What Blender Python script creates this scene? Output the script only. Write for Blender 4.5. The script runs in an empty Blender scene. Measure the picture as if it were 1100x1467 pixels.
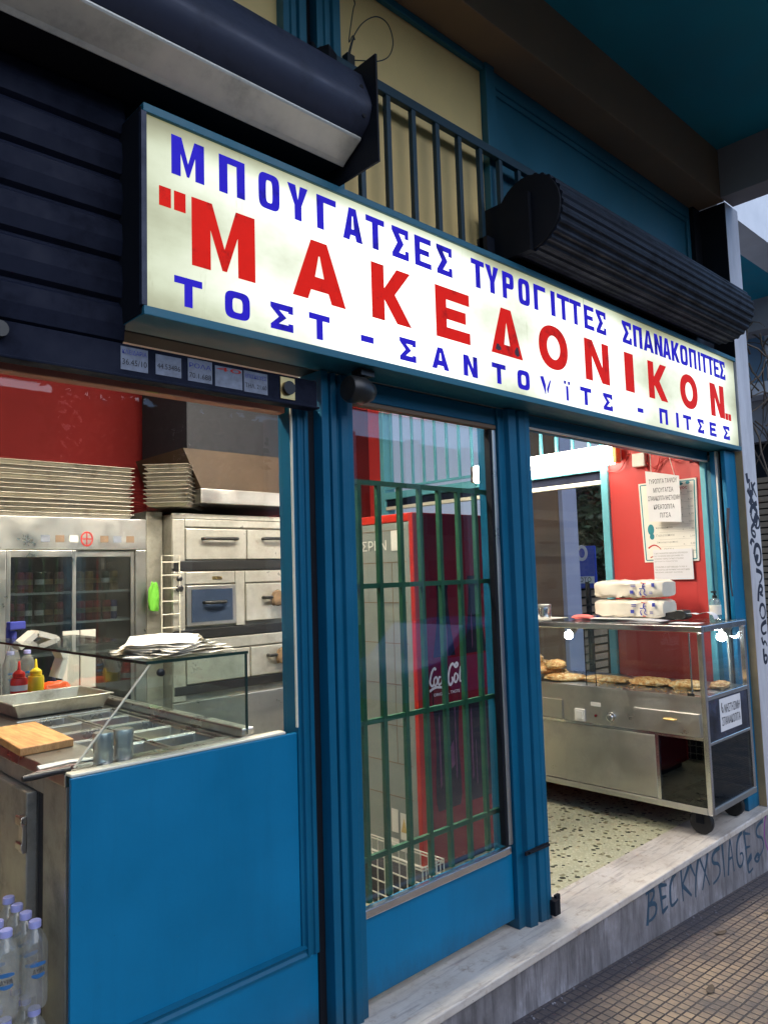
import bpy, math, random
from math import sin, cos, pi, radians
from mathutils import Vector, Matrix, noise
random.seed(7)
S = bpy.context.scene
COL = S.collection

# ------------------------------------------------------------------ camera, sky, sun, exposure
cam = bpy.data.cameras.new('camera'); camo = bpy.data.objects.new('camera', cam); COL.objects.link(camo)
cam.sensor_fit = 'VERTICAL'; cam.sensor_height = 36; cam.sensor_width = 27; cam.lens = 26.35
cam.clip_start = 0.05; cam.clip_end = 2000
_r = (0.72707537, -0.68588370, -0.03041311); _d = (0.03552371, 0.08182188, -0.99601368); _f = (0.68563800, 0.72309663, 0.08385581)
M = Matrix.Identity(4)
for i in range(3):
    M[i][0] = _r[i]; M[i][1] = -_d[i]; M[i][2] = -_f[i]
M.translation = (0, 0, 1.44)
camo.matrix_world = M
S.camera = camo

SUN_EL, SUN_ROT = 36.0, 176.0
W = bpy.data.worlds.new('World'); S.world = W; W.use_nodes = True
wn = W.node_tree.nodes; bg = wn['Background']
sky = wn.new('ShaderNodeTexSky'); sky.sky_type = 'NISHITA'; sky.sun_disc = False
sky.sun_elevation = radians(SUN_EL); sky.sun_rotation = radians(SUN_ROT)
sky.ozone_density = 6.0; sky.air_density = 1.0; sky.dust_density = 0.3
W.node_tree.links.new(sky.outputs[0], bg.inputs[0]); bg.inputs[1].default_value = 0.115
sl = bpy.data.lights.new('sun', 'SUN'); sl.energy = 0.95; sl.angle = radians(60); sl.color = (1.0, 0.98, 0.95)
so = bpy.data.objects.new('sun', sl); COL.objects.link(so)
so.rotation_euler = (radians(90 - SUN_EL), 0, radians(180 - SUN_ROT))
S.view_settings.view_transform = 'Standard'; S.view_settings.look = 'None'
S.view_settings.exposure = 0.85; S.view_settings.gamma = 1.0; S.view_settings.use_curve_mapping = False
cy = S.cycles
cy.max_bounces = 10; cy.diffuse_bounces = 5; cy.glossy_bounces = 5; cy.transparent_max_bounces = 24; cy.transmission_bounces = 6
cy.caustics_reflective = False; cy.caustics_refractive = False
cy.use_denoising = True; cy.sample_clamp_indirect = 6.0

# ------------------------------------------------------------------ materials
def srgb(r, g, b):
    f = lambda c: (c / 255 / 12.92) if c <= 10 else ((c / 255 + 0.055) / 1.055) ** 2.4
    return (f(r), f(g), f(b), 1)
class NT:
    def __init__(s, name):
        s.m = bpy.data.materials.new(name); s.m.use_nodes = True; s.t = s.m.node_tree; s.n = s.t.nodes
        s.out = s.n['Material Output']; s.b = s.n['Principled BSDF']
    def new(s, k, **kw):
        n = s.n.new('ShaderNode' + k)
        for a, v in kw.items(): setattr(n, a, v)
        return n
    def l(s, a, b): s.t.links.new(a, b)
    def coord(s): return s.new('TexCoord').outputs['Object']
    def geo(s): return s.new('NewGeometry').outputs['Position']
    def mapped(s, sc=(1, 1, 1), loc=(0, 0, 0)):
        m = s.new('Mapping'); m.inputs['Scale'].default_value = sc; m.inputs['Location'].default_value = loc
        s.l(s.geo(), m.inputs[0]); return m.outputs[0]
    def noise(s, vec, scale, detail=5, rough=0.6):
        n = s.new('TexNoise'); n.inputs['Scale'].default_value = scale; n.inputs['Detail'].default_value = detail
        n.inputs['Roughness'].default_value = rough; s.l(vec, n.inputs['Vector']); return n.outputs['Fac']
    def ramp(s, fac, stops):
        r = s.new('ValToRGB'); e = r.color_ramp.elements
        while len(e) < len(stops): e.new(0.5)
        for k, (p, c) in zip(e, stops): k.position = p; k.color = c if len(c) == 4 else (*c, 1)
        s.l(fac, r.inputs[0]); return r.outputs[0]
    def mix(s, fac, a, b):
        m = s.new('Mix', data_type='RGBA')
        for sock, v in ((m.inputs[0], fac), (m.inputs[6], a), (m.inputs[7], b)):
            if hasattr(v, 'is_linked'): s.l(v, sock)
            else: sock.default_value = v
        return m.outputs[2]
    def math(s, op, a, b=0.0):
        m = s.new('Math', operation=op)
        for sock, v in ((m.inputs[0], a), (m.inputs[1], b)):
            if hasattr(v, 'is_linked'): s.l(v, sock)
            else: sock.default_value = v
        return m.outputs[0]
    def bump(s, h, strength=0.2, dist=0.01):
        b = s.new('Bump'); b.inputs['Strength'].default_value = strength; b.inputs['Distance'].default_value = dist
        s.l(h, b.inputs['Height']); s.l(b.outputs[0], s.b.inputs['Normal'])
    def set(s, **kw):
        for k, v in kw.items():
            i = s.b.inputs[k]
            if hasattr(v, 'is_linked'): s.l(v, i)
            else: i.default_value = v
def g(v): return (v, v, v, 1)
def mul(c, k): return (c[0] * k, c[1] * k, c[2] * k, 1)

def paint(name, c, rough=0.4, var=0.15, sc=3, wear=None, bump=0.06):
    t = NT(name); v = t.geo()
    n1 = t.noise(v, sc, 8, 0.65); n2 = t.noise(v, sc * 28, 4)
    col = t.ramp(n1, [(0.3, mul(c, 1 - var)), (0.7, mul(c, 1 + var))])
    if wear:
        n3 = t.noise(v, 14, 10, 0.75)
        col = t.mix(t.ramp(n3, [(0.66, g(0)), (0.72, g(1))]), col, wear)
    t.set(**{'Base Color': col, 'Roughness': t.ramp(n1, [(0.3, g(rough * 0.8)), (0.7, g(min(1, rough * 1.35)))])})
    t.bump(n2, bump, 0.003); return t.m
def metal(name, c, rough=0.3, stretch=(1, 1, 30), smudge=0.25, met=1.0, sc=6, spec=0.5):
    t = NT(name); v = t.mapped(stretch)
    n1 = t.noise(v, sc * 4, 6, 0.7); n2 = t.noise(t.geo(), sc, 8, 0.7)
    t.set(**{'Base Color': t.ramp(n2, [(0.28, mul(c, 1 - smudge * 1.5)), (0.5, c), (0.75, mul(c, 1 + smudge * .4))]), 'Metallic': met, 'Specular IOR Level': spec,
             'Roughness': t.ramp(n2, [(0.3, g(rough * 1.5)), (0.7, g(rough * 0.75))])})
    t.bump(n1, 0.05, 0.002); return t.m
def plain(name, c, rough=0.5, met=0.0, var=0.08, sc=8, **kw):
    t = NT(name); n = t.noise(t.geo(), sc, 5)
    t.set(**{'Base Color': t.ramp(n, [(0.3, mul(c, 1 - var)), (0.7, mul(c, 1 + var))]), 'Roughness': rough, 'Metallic': met, **kw}); return t.m
def glass(name, tint=(1, 1, 1, 1), f0=0.05, dirt=0.0):
    t = NT(name); t.n.remove(t.b)
    lw = t.new('LayerWeight'); lw.inputs[0].default_value = 0.5
    p = t.math('POWER', lw.outputs['Facing'], 5.0)
    f = t.math('ADD', t.math('MULTIPLY', p, 1 - f0), f0)
    tr = t.new('BsdfTransparent'); tr.inputs[0].default_value = tint
    gl = t.new('BsdfGlossy'); gl.inputs['Roughness'].default_value = 0.0
    mx = t.new('MixShader'); t.l(f, mx.inputs[0]); t.l(tr.outputs[0], mx.inputs[1]); t.l(gl.outputs[0], mx.inputs[2])
    last = mx.outputs[0]
    if dirt:
        df = t.new('BsdfDiffuse'); df.inputs[0].default_value = (0.74, 0.72, 0.66, 1)
        n = t.noise(t.geo(), 5, 10, 0.7)
        mx2 = t.new('MixShader'); t.l(t.ramp(n, [(0.4, g(dirt * .3)), (0.75, g(dirt))]), mx2.inputs[0])
        t.l(last, mx2.inputs[1]); t.l(df.outputs[0], mx2.inputs[2]); last = mx2.outputs[0]
    t.l(last, t.out.inputs[0]); return t.m
def emit(name, c, s):
    t = NT(name); t.set(**{'Base Color': (0.5, 0.5, 0.5, 1), 'Emission Color': c, 'Emission Strength': s}); return t.m

BLUE = srgb(2, 112, 154)
def worn_paint(name, c, chips=0.685, rough=0.38):
    t = NT(name); v = t.geo(); n1 = t.noise(v, 1.7, 8, 0.65); dr = t.noise(t.mapped((9, 9, 0.7)), 2.0, 7, 0.7); ch = t.noise(v, 11, 12, 0.78); fine = t.noise(v, 70, 4)
    col = t.ramp(n1, [(0.3, mul(c, 0.84)), (0.7, mul(c, 1.12))])
    col = t.mix(t.ramp(dr, [(0.52, g(0)), (0.78, g(0.24))]), col, mul(c, 0.55))
    col = t.mix(t.ramp(ch, [(chips, g(0)), (chips + 0.02, g(0.85))]), col, srgb(8, 44, 66))
    col = t.mix(t.ramp(t.noise(v, 23, 10, 0.8), [(0.70, g(0)), (0.73, g(0.5))]), col, srgb(130, 160, 172))
    sx = t.new('SeparateXYZ'); t.l(v, sx.inputs[0])             # splash dirt thrown up from the step
    e = t.new('MapRange'); e.inputs[1].default_value = 0.20; e.inputs[2].default_value = -0.02; t.l(t.math('ADD', sx.outputs[2], t.math('MULTIPLY', t.noise(t.mapped((8, 8, 3)), 3, 8, 0.75), 0.16)), e.inputs[0])
    col = t.mix(t.math('MULTIPLY', e.outputs[0], 1.0), col, srgb(44, 62, 70))
    t.set(**{'Base Color': col, 'Specular IOR Level': 0.3, 'Roughness': t.ramp(n1, [(0.3, g(rough * 0.85)), (0.7, g(rough * 1.5))])})
    t.bump(t.math('ADD', fine, t.math('MULTIPLY', ch, 1.5)), 0.10, 0.004); return t.m
m_blue = worn_paint('blue_paint', BLUE)
m_bluew = worn_paint('blue_paint_worn_shaded', srgb(3, 90, 122), 0.65)  # same blue darkened for the dimmer frames, plus more chips
m_teal = paint('teal_paint', srgb(28, 98, 118), 0.45, 0.15, 4)
m_aqua = paint('aqua_paint', srgb(100, 172, 184), 0.42, 0.08, 4)
m_ceil = paint('ceiling_paint', srgb(26, 140, 168), 0.7, 0.15, 1.5)
m_yel = paint('cream_panel', srgb(240, 206, 136), 0.6, 0.07, 2.5, wear=None)
m_beam = paint('taupe_plaster', srgb(140, 116, 92), 0.75, 0.16, 2.5, bump=0.2)
m_beamgrey = paint('grey_plaster', srgb(150, 148, 152), 0.75, 0.1, 3, bump=0.2)
m_white = paint('white_plaster', srgb(214, 216, 222), 0.7, 0.08, 2, bump=0.15)
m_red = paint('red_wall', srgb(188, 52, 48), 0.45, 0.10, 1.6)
m_redb = plain('red_wall_shaded', srgb(88, 20, 20), 0.8, 0, 0.14, 1.6, **{'Specular IOR Level': 0.1})  # the red wall paint darkened to put shade on the back wall
m_tan = paint('tan_wall', srgb(120, 98, 78), 0.6, 0.15, 3)
m_roof = paint('shop_ceiling', srgb(205, 200, 190), 0.8, 0.06)
m_case = metal('shutter_casing', (0.035, 0.042, 0.07, 1), 0.45, (1, 20, 20), 0.35, 0.2, 6, 0.35)
m_shut = metal('shutter_steel', (0.009, 0.012, 0.026, 1), 0.6, (1, 18, 18), 0.4, 0.0, 6, 0.12)
m_lip = metal('sign_lit_lip_steel', (0.62, 0.62, 0.56, 1), 0.5, (1, 20, 20), 0.2, 0.75)  # lip coloured light to paint in the glow of the sign
m_stick = paint('faded_sticker', srgb(126, 132, 146), 0.7, 0.3, 40)
m_stone = paint('lamplit_sandy_stone', srgb(178, 146, 104), 0.7, 0.22, 5, bump=0.3)  # uncleaned side stone, warm lamplight also mixed into its colour
m_edge = plain('dark_glass_edge', srgb(34, 58, 52), 0.15)
m_edgel = plain('light_glass_edge', srgb(214, 208, 186), 0.2)
m_hood = plain('greasy_hood', srgb(54, 42, 31), 0.6, 0, 0.25, 4, **{'Specular IOR Level': 0.2})
m_dark = plain('dark_metal', (0.010, 0.011, 0.015, 1), 0.6, 0.0, **{'Specular IOR Level': 0.15})
m_black = plain('black_plastic', (0.012, 0.012, 0.012, 1), 0.4)
m_flute = metal('fluted_shutter_box', (0.010, 0.013, 0.022, 1), 0.5, (1, 20, 20), 0.4, 0.0, 6, 0.2)
m_steel = metal('brushed_steel', (0.60, 0.59, 0.56, 1), 0.33, (1, 1, 30), 0.12)
m_steelh = metal('brushed_steel_flat', (0.55, 0.53, 0.49, 1), 0.28, (30, 1, 1), 0.18)
m_steeld = metal('worn_steel', (0.34, 0.325, 0.275, 1), 0.42, (1, 1, 12), 0.35, 0.55)
m_chrome = metal('polished_trim', (0.75, 0.75, 0.75, 1), 0.16, (1, 1, 20), 0.1)
def mk_oven():
    t = NT('oven_steel'); v = t.geo(); n = t.noise(t.mapped((1, 1, 20)), 5, 6, .7); n2 = t.noise(v, 3.5, 9, .7); st = t.noise(v, 9, 10, .75)
    c = t.ramp(n2, [(.3, srgb(166, 162, 150)), (.55, srgb(208, 205, 194)), (.8, srgb(228, 226, 218))]); c = t.mix(t.ramp(st, [(.60, g(0)), (.72, g(.55))]), c, srgb(128, 96, 58))
    t.set(**{'Base Color': c, 'Metallic': .6, 'Roughness': t.ramp(n2, [(.3, g(.42)), (.7, g(.24))])}); t.bump(n, .05, .002); return t.m
m_oven = mk_oven()
m_enamel = paint('cream_enamel', srgb(222, 216, 194), 0.28, 0.06, 2.5)
m_alu = metal('aluminium_tray', (0.44, 0.41, 0.35, 1), 0.4, (20, 1, 1), 0.4, 0.85)
m_glass = glass('window_glass', (0.98, 0.985, 0.985, 1), 0.025, 0.0)
m_glassdoor = glass('door_glass', (0.90, 0.92, 0.93, 1), 0.07, 0.0)
m_glasst = glass('counter_glass', (0.92, 0.97, 0.96, 1), 0.04, 0.008)
m_glassc = glass('case_glass', (0.96, 0.985, 0.985, 1), 0.04, 0.005)
m_glassd = glass('tinted_glass', (0.42, 0.47, 0.50, 1), 0.06, 0.0)
m_glasscab = glass('cabinet_glass', (0.5, 0.55, 0.58, 1), 0.07, 0.03)
m_gedge = plain('glass_edge', srgb(60, 110, 100), 0.15)
m_water = glass('water_bottle_plastic', (0.93, 0.95, 0.95, 1), 0.09, 0.30)  # heavy pale film paints the warm inner light into the bottles
m_bluecap = plain('blue_cap', srgb(160, 164, 220), 0.35)
m_paper = plain('paper', srgb(232, 226, 212), 0.8, 0, 0.03)
m_paperw = plain('white_paper', srgb(226, 224, 224), 0.8, 0, 0.03)
m_ink = plain('ink', (0.015, 0.015, 0.02, 1), 0.7)
m_inkblue = plain('blue_ink', srgb(50, 60, 150), 0.7)
m_inkred = plain('red_ink', srgb(180, 40, 35), 0.7)
m_inkteal = plain('teal_ink', srgb(40, 130, 140), 0.6)
m_green = paint('green_grille_paint', srgb(28, 86, 58), 0.45, 0.25, 9)
m_grey = paint('grey_panel', srgb(132, 138, 130), 0.5, 0.05, 3)
m_crim = paint('fridge_red', srgb(104, 10, 26), 0.22, 0.06, 2)
m_orange = paint('fridge_red_edge', srgb(182, 42, 28), 0.35, 0.05)
m_cola = plain('cola_dark', (0.012, 0.009, 0.016, 1), 0.2, 0, 0.4, 30)
m_colahi = plain('cola_highlight', srgb(92, 48, 74), 0.3, 0, 0.4, 20)
m_logo = plain('logo_white', srgb(226, 214, 216), 0.5)
m_wire = plain('white_wire', srgb(214, 208, 190), 0.4)
m_rubber = plain('rubber', (0.01, 0.009, 0.009, 1), 0.6)
m_gold = metal('brass', (0.72, 0.52, 0.22, 1), 0.3, (1, 1, 1), 0.1)
m_plast = plain('white_plastic', srgb(228, 224, 212), 0.4)
m_graf = plain('graffiti_navy', srgb(12, 16, 46), 0.6, 0, 0.2)
m_graft = plain('graffiti_teal', srgb(44, 72, 92), 0.7, 0, 0.25, 30)
m_grafp = plain('graffiti_purple', srgb(140, 50, 140), 0.7)
m_tube = emit('fluorescent_tube', (1.0, 0.92, 0.78, 1), 150)
m_tubew = emit('fluorescent_diffuser', (1.0, 0.93, 0.80, 1), 15)
m_bulb = emit('spot_bulb', (0.92, 0.97, 1.0, 1), 60)
m_leaf = plain('leaf', srgb(46, 70, 44), 0.5, 0, 0.4, 6)
m_bark = plain('bark', srgb(86, 74, 62), 0.85, 0, 0.3, 10)
m_carp = plain('car_paint', srgb(70, 110, 190), 0.2, 0.2)
m_headw = paint('pinkish_timber', srgb(158, 96, 78), 0.5, 0.12)
m_slat = paint('beige_slats', srgb(150, 128, 104), 0.5, 0.12)

def mk_pastry():
    t = NT('pastry'); n = t.noise(t.geo(), 38, 10, 0.78); n2 = t.noise(t.geo(), 110, 5)
    t.set(**{'Base Color': t.ramp(n, [(0.33, srgb(122, 58, 18)), (0.44, srgb(206, 134, 58)), (0.55, srgb(238, 200, 134)), (0.66, srgb(252, 242, 218))]), 'Roughness': 0.55})
    t.bump(n2, 0.9, 0.010); return t.m
m_pastry = mk_pastry()
def mk_marble():
    t = NT('marble'); v = t.geo(); n = t.noise(v, 2.2, 10, 0.7); st = t.noise(t.mapped((1.2, 14, 4)), 3.0, 8, 0.7); sp = t.noise(v, 60, 5, 0.7)
    c = t.ramp(n, [(0.25, srgb(168, 154, 140)), (0.5, srgb(204, 195, 184)), (0.75, srgb(226, 219, 210))])
    c = t.mix(t.ramp(st, [(0.52, g(0)), (0.66, g(0.6))]), c, srgb(128, 120, 122))
    c = t.mix(t.ramp(t.noise(v, 16, 12, 0.8), [(0.54, g(0)), (0.66, g(0.7))]), c, srgb(146, 120, 96))
    c = t.mix(t.ramp(sp, [(0.68, g(0)), (0.74, g(0.8))]), c, srgb(70, 66, 70))
    t.set(**{'Base Color': c, 'Roughness': t.ramp(n, [(0.3, g(0.32)), (0.7, g(0.55))])}); t.bump(sp, 0.12, 0.004); return t.m
m_marble = mk_marble()
def mk_riser():
    t = NT('stained_riser'); v = t.geo(); n = t.noise(t.mapped((2, 1, 1)), 3, 10, 0.7); dr = t.noise(t.mapped((14, 1, 1.2)), 2.5, 7, 0.7)
    c = t.ramp(n, [(0.3, srgb(92, 88, 88)), (0.55, srgb(140, 136, 138)), (0.75, srgb(190, 189, 196))])
    c = t.mix(t.ramp(dr, [(0.48, g(0)), (0.70, g(0.8))]), c, srgb(66, 63, 64))
    t.set(**{'Base Color': c, 'Roughness': 0.7}); t.bump(n, 0.3, 0.01); return t.m
m_riser = mk_riser()
def mk_pillar():
    t = NT('pillar_marble'); v = t.geo(); n = t.noise(t.mapped((3, 3, 0.7)), 2, 10, 0.7); sp = t.noise(v, 40, 6, 0.7)
    c = t.ramp(n, [(0.3, srgb(172, 170, 176)), (0.55, srgb(206, 205, 210)), (0.8, srgb(222, 222, 226))])
    c = t.mix(t.ramp(sp, [(0.64, g(0)), (0.74, g(0.35))]), c, srgb(120, 120, 128))
    t.set(**{'Base Color': c, 'Roughness': 0.45}); t.bump(sp, 0.08, 0.004); return t.m
m_pillar = mk_pillar()
def mk_terrazzo():
    t = NT('terrazzo'); v = t.mapped((1, 1.0, 0))
    vo = t.new('TexVoronoi'); vo.inputs['Scale'].default_value = 34; t.l(v, vo.inputs['Vector'])
    vo2 = t.new('TexVoronoi'); vo2.inputs['Scale'].default_value = 75; t.l(v, vo2.inputs['Vector'])
    base = t.mix(t.noise(v, 3, 6), srgb(164, 164, 132), srgb(196, 192, 160))
    base = t.mix(t.ramp(vo2.outputs['Distance'], [(0.2, g(0.35)), (0.5, g(0))]), base, srgb(236, 232, 210))
    sep = t.new('SeparateColor'); t.l(vo.outputs['Color'], sep.inputs[0])
    chip = t.math('LESS_THAN', vo.outputs['Distance'], t.math('ADD', t.math('MULTIPLY', sep.outputs[0], 0.42), 0.12))
    chip = t.math('MULTIPLY', chip, t.math('GREATER_THAN', sep.outputs[1], 0.30))
    cc = t.ramp(sep.outputs[2], [(0.0, srgb(32, 34, 26)), (0.45, srgb(62, 70, 46)), (0.7, srgb(110, 100, 66)), (1.0, srgb(150, 146, 112))])
    t.set(**{'Base Color': t.mix(chip, base, cc), 'Roughness': 0.3}); return t.m
m_terr = mk_terrazzo()
def mk_pave():
    t = NT('pavement_tiles'); v = t.geo()
    mp = t.new('Mapping'); mp.inputs['Location'].default_value = (0.0, 0.013, 0); t.l(v, mp.inputs[0])
    wob = t.new('TexNoise'); wob.inputs['Scale'].default_value = 9; t.l(v, wob.inputs['Vector'])
    ad = t.new('VectorMath', operation='MULTIPLY_ADD'); t.l(wob.outputs['Color'], ad.inputs[0]); ad.inputs[1].default_value = (0.008, 0.008, 0); t.l(mp.outputs[0], ad.inputs[2])
    br = t.new('TexBrick', offset=0.0, squash=1.0); t.l(ad.outputs[0], br.inputs['Vector'])
    for k, x in (('Scale', 1.0), ('Mortar Size', 0.0040), ('Mortar Smooth', 0.35), ('Bias', 0.0), ('Brick Width', 0.043), ('Row Height', 0.041)): br.inputs[k].default_value = x
    br.inputs['Color1'].default_value = srgb(186, 160, 128); br.inputs['Color2'].default_value = srgb(152, 132, 110); br.inputs['Mortar'].default_value = srgb(30, 27, 32)
    n = t.noise(v, 2.6, 10, 0.7); n2 = t.noise(v, 90, 4, 0.7)
    c = t.mix(t.ramp(n, [(0.40, g(0)), (0.60, g(0.8))]), br.outputs['Color'], srgb(92, 86, 84))
    ed = t.new('SeparateXYZ'); t.l(v, ed.inputs[0])          # grime strip along the step
    e = t.new('MapRange'); e.inputs[1].default_value = 1.60; e.inputs[2].default_value = 1.82; t.l(t.math('ADD', ed.outputs[1], t.math('MULTIPLY', t.noise(v, 12, 8, 0.8), 0.16)), e.inputs[0])
    c = t.mix(t.math('MULTIPLY', e.outputs[0], 0.8), c, srgb(70, 66, 72))
    c = t.mix(t.ramp(n2, [(0.62, g(0)), (0.72, g(0.4))]), c, srgb(205, 190, 170))
    t.set(**{'Base Color': c, 'Roughness': 0.62})
    h = t.math('ADD', t.math('SUBTRACT', 1.0, br.outputs['Fac']), t.math('MULTIPLY', n2, 0.25)); t.bump(h, 1.0, 0.008); return t.m
m_pave = mk_pave()
m_road = paint('asphalt', (0.05, 0.05, 0.052, 1), 0.8, 0.25, 8, bump=0.5)
def mk_face():
    t = NT('sign_face'); v = t.geo(); sx = t.new('SeparateXYZ'); t.l(v, sx.inputs[0]); X, Z = sx.outputs[0], sx.outputs[2]
    # two rows of tubes behind the translucent sheet: brighter near each tube, gaps between tube ends, dirt on the sheet
    band = t.math('COSINE', t.math('MULTIPLY', t.math('SUBTRACT', Z, 2.43), 2 * pi / 0.30))
    gap = t.math('COSINE', t.math('MULTIPLY', t.math('SUBTRACT', X, 1.85), 2 * pi / 1.25))
    n = t.noise(t.mapped((1.4, 1, 2.4)), 2.0, 5, 0.6)
    L = t.math('ADD', 0.80, t.math('ADD', t.math('MULTIPLY', band, -0.10), t.math('MULTIPLY', gap, 0.22)))
    L = t.math('ADD', L, t.math('MULTIPLY', t.math('SUBTRACT', n, 0.5), 0.7))
    e1 = t.new('MapRange', interpolation_type='SMOOTHSTEP'); t.l(X, e1.inputs[0]); e1.inputs[1].default_value = 0.80; e1.inputs[2].default_value = 1.35; e1.inputs[3].default_value = 0.40
    e2 = t.new('MapRange', interpolation_type='SMOOTHSTEP'); t.l(X, e2.inputs[0]); e2.inputs[1].default_value = 4.80; e2.inputs[2].default_value = 4.45; e2.inputs[3].default_value = 0.58
    e3 = t.new('MapRange', interpolation_type='SMOOTHSTEP'); t.l(Z, e3.inputs[0]); e3.inputs[1].default_value = 2.72; e3.inputs[2].default_value = 2.60; e3.inputs[3].default_value = 0.42
    e4 = t.new('MapRange', interpolation_type='SMOOTHSTEP'); t.l(X, e4.inputs[0]); e4.inputs[1].default_value = 2.3; e4.inputs[2].default_value = 3.1; e4.inputs[3].default_value = 1.0; e4.inputs[4].default_value = 0.82
    for e in (e1, e2, e3, e4): L = t.math('MULTIPLY', L, e.outputs[0])
    st = t.noise(t.mapped((10, 1, 1.5)), 3, 8, 0.75)
    L = t.math('MULTIPLY', L, t.ramp(st, [(0.60, g(1)), (0.78, g(0.72))]))
    L = t.math('MULTIPLY', L, 1.05)
    col = t.ramp(t.math('MULTIPLY', L, 1.15), [(0.22, srgb(214, 212, 160)), (0.5, srgb(234, 242, 208)), (0.9, srgb(248, 252, 244))])
    t.set(**{'Base Color': (0.10, 0.10, 0.09, 1), 'Roughness': 0.4, 'Specular IOR Level': 0.15, 'Emission Color': col, 'Emission Strength': L}); return t.m
m_face = mk_face()
def mk_letter(name, c, dark, s):
    t = NT(name); v = t.geo(); n = t.noise(v, 5.5, 8, 0.75); n2 = t.noise(v, 34, 6, 0.7)
    col = t.ramp(n2, [(0.3, mul(c, 0.86)), (0.7, c)]); col = t.mix(t.ramp(n, [(0.54, g(0)), (0.66, g(0.92))]), col, dark)
    t.set(**{'Base Color': mul(c, 0.25), 'Roughness': 0.5, 'Specular IOR Level': 0.1, 'Emission Color': col, 'Emission Strength': s}); return t.m
m_lred = mk_letter('red_letters', srgb(212, 26, 12), srgb(84, 10, 8), 0.52)
m_lblue = mk_letter('blue_letters', srgb(44, 32, 204), srgb(12, 10, 92), 0.44)
m_ldark = plain('scorched_letter', srgb(70, 22, 26), 0.5)

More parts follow.
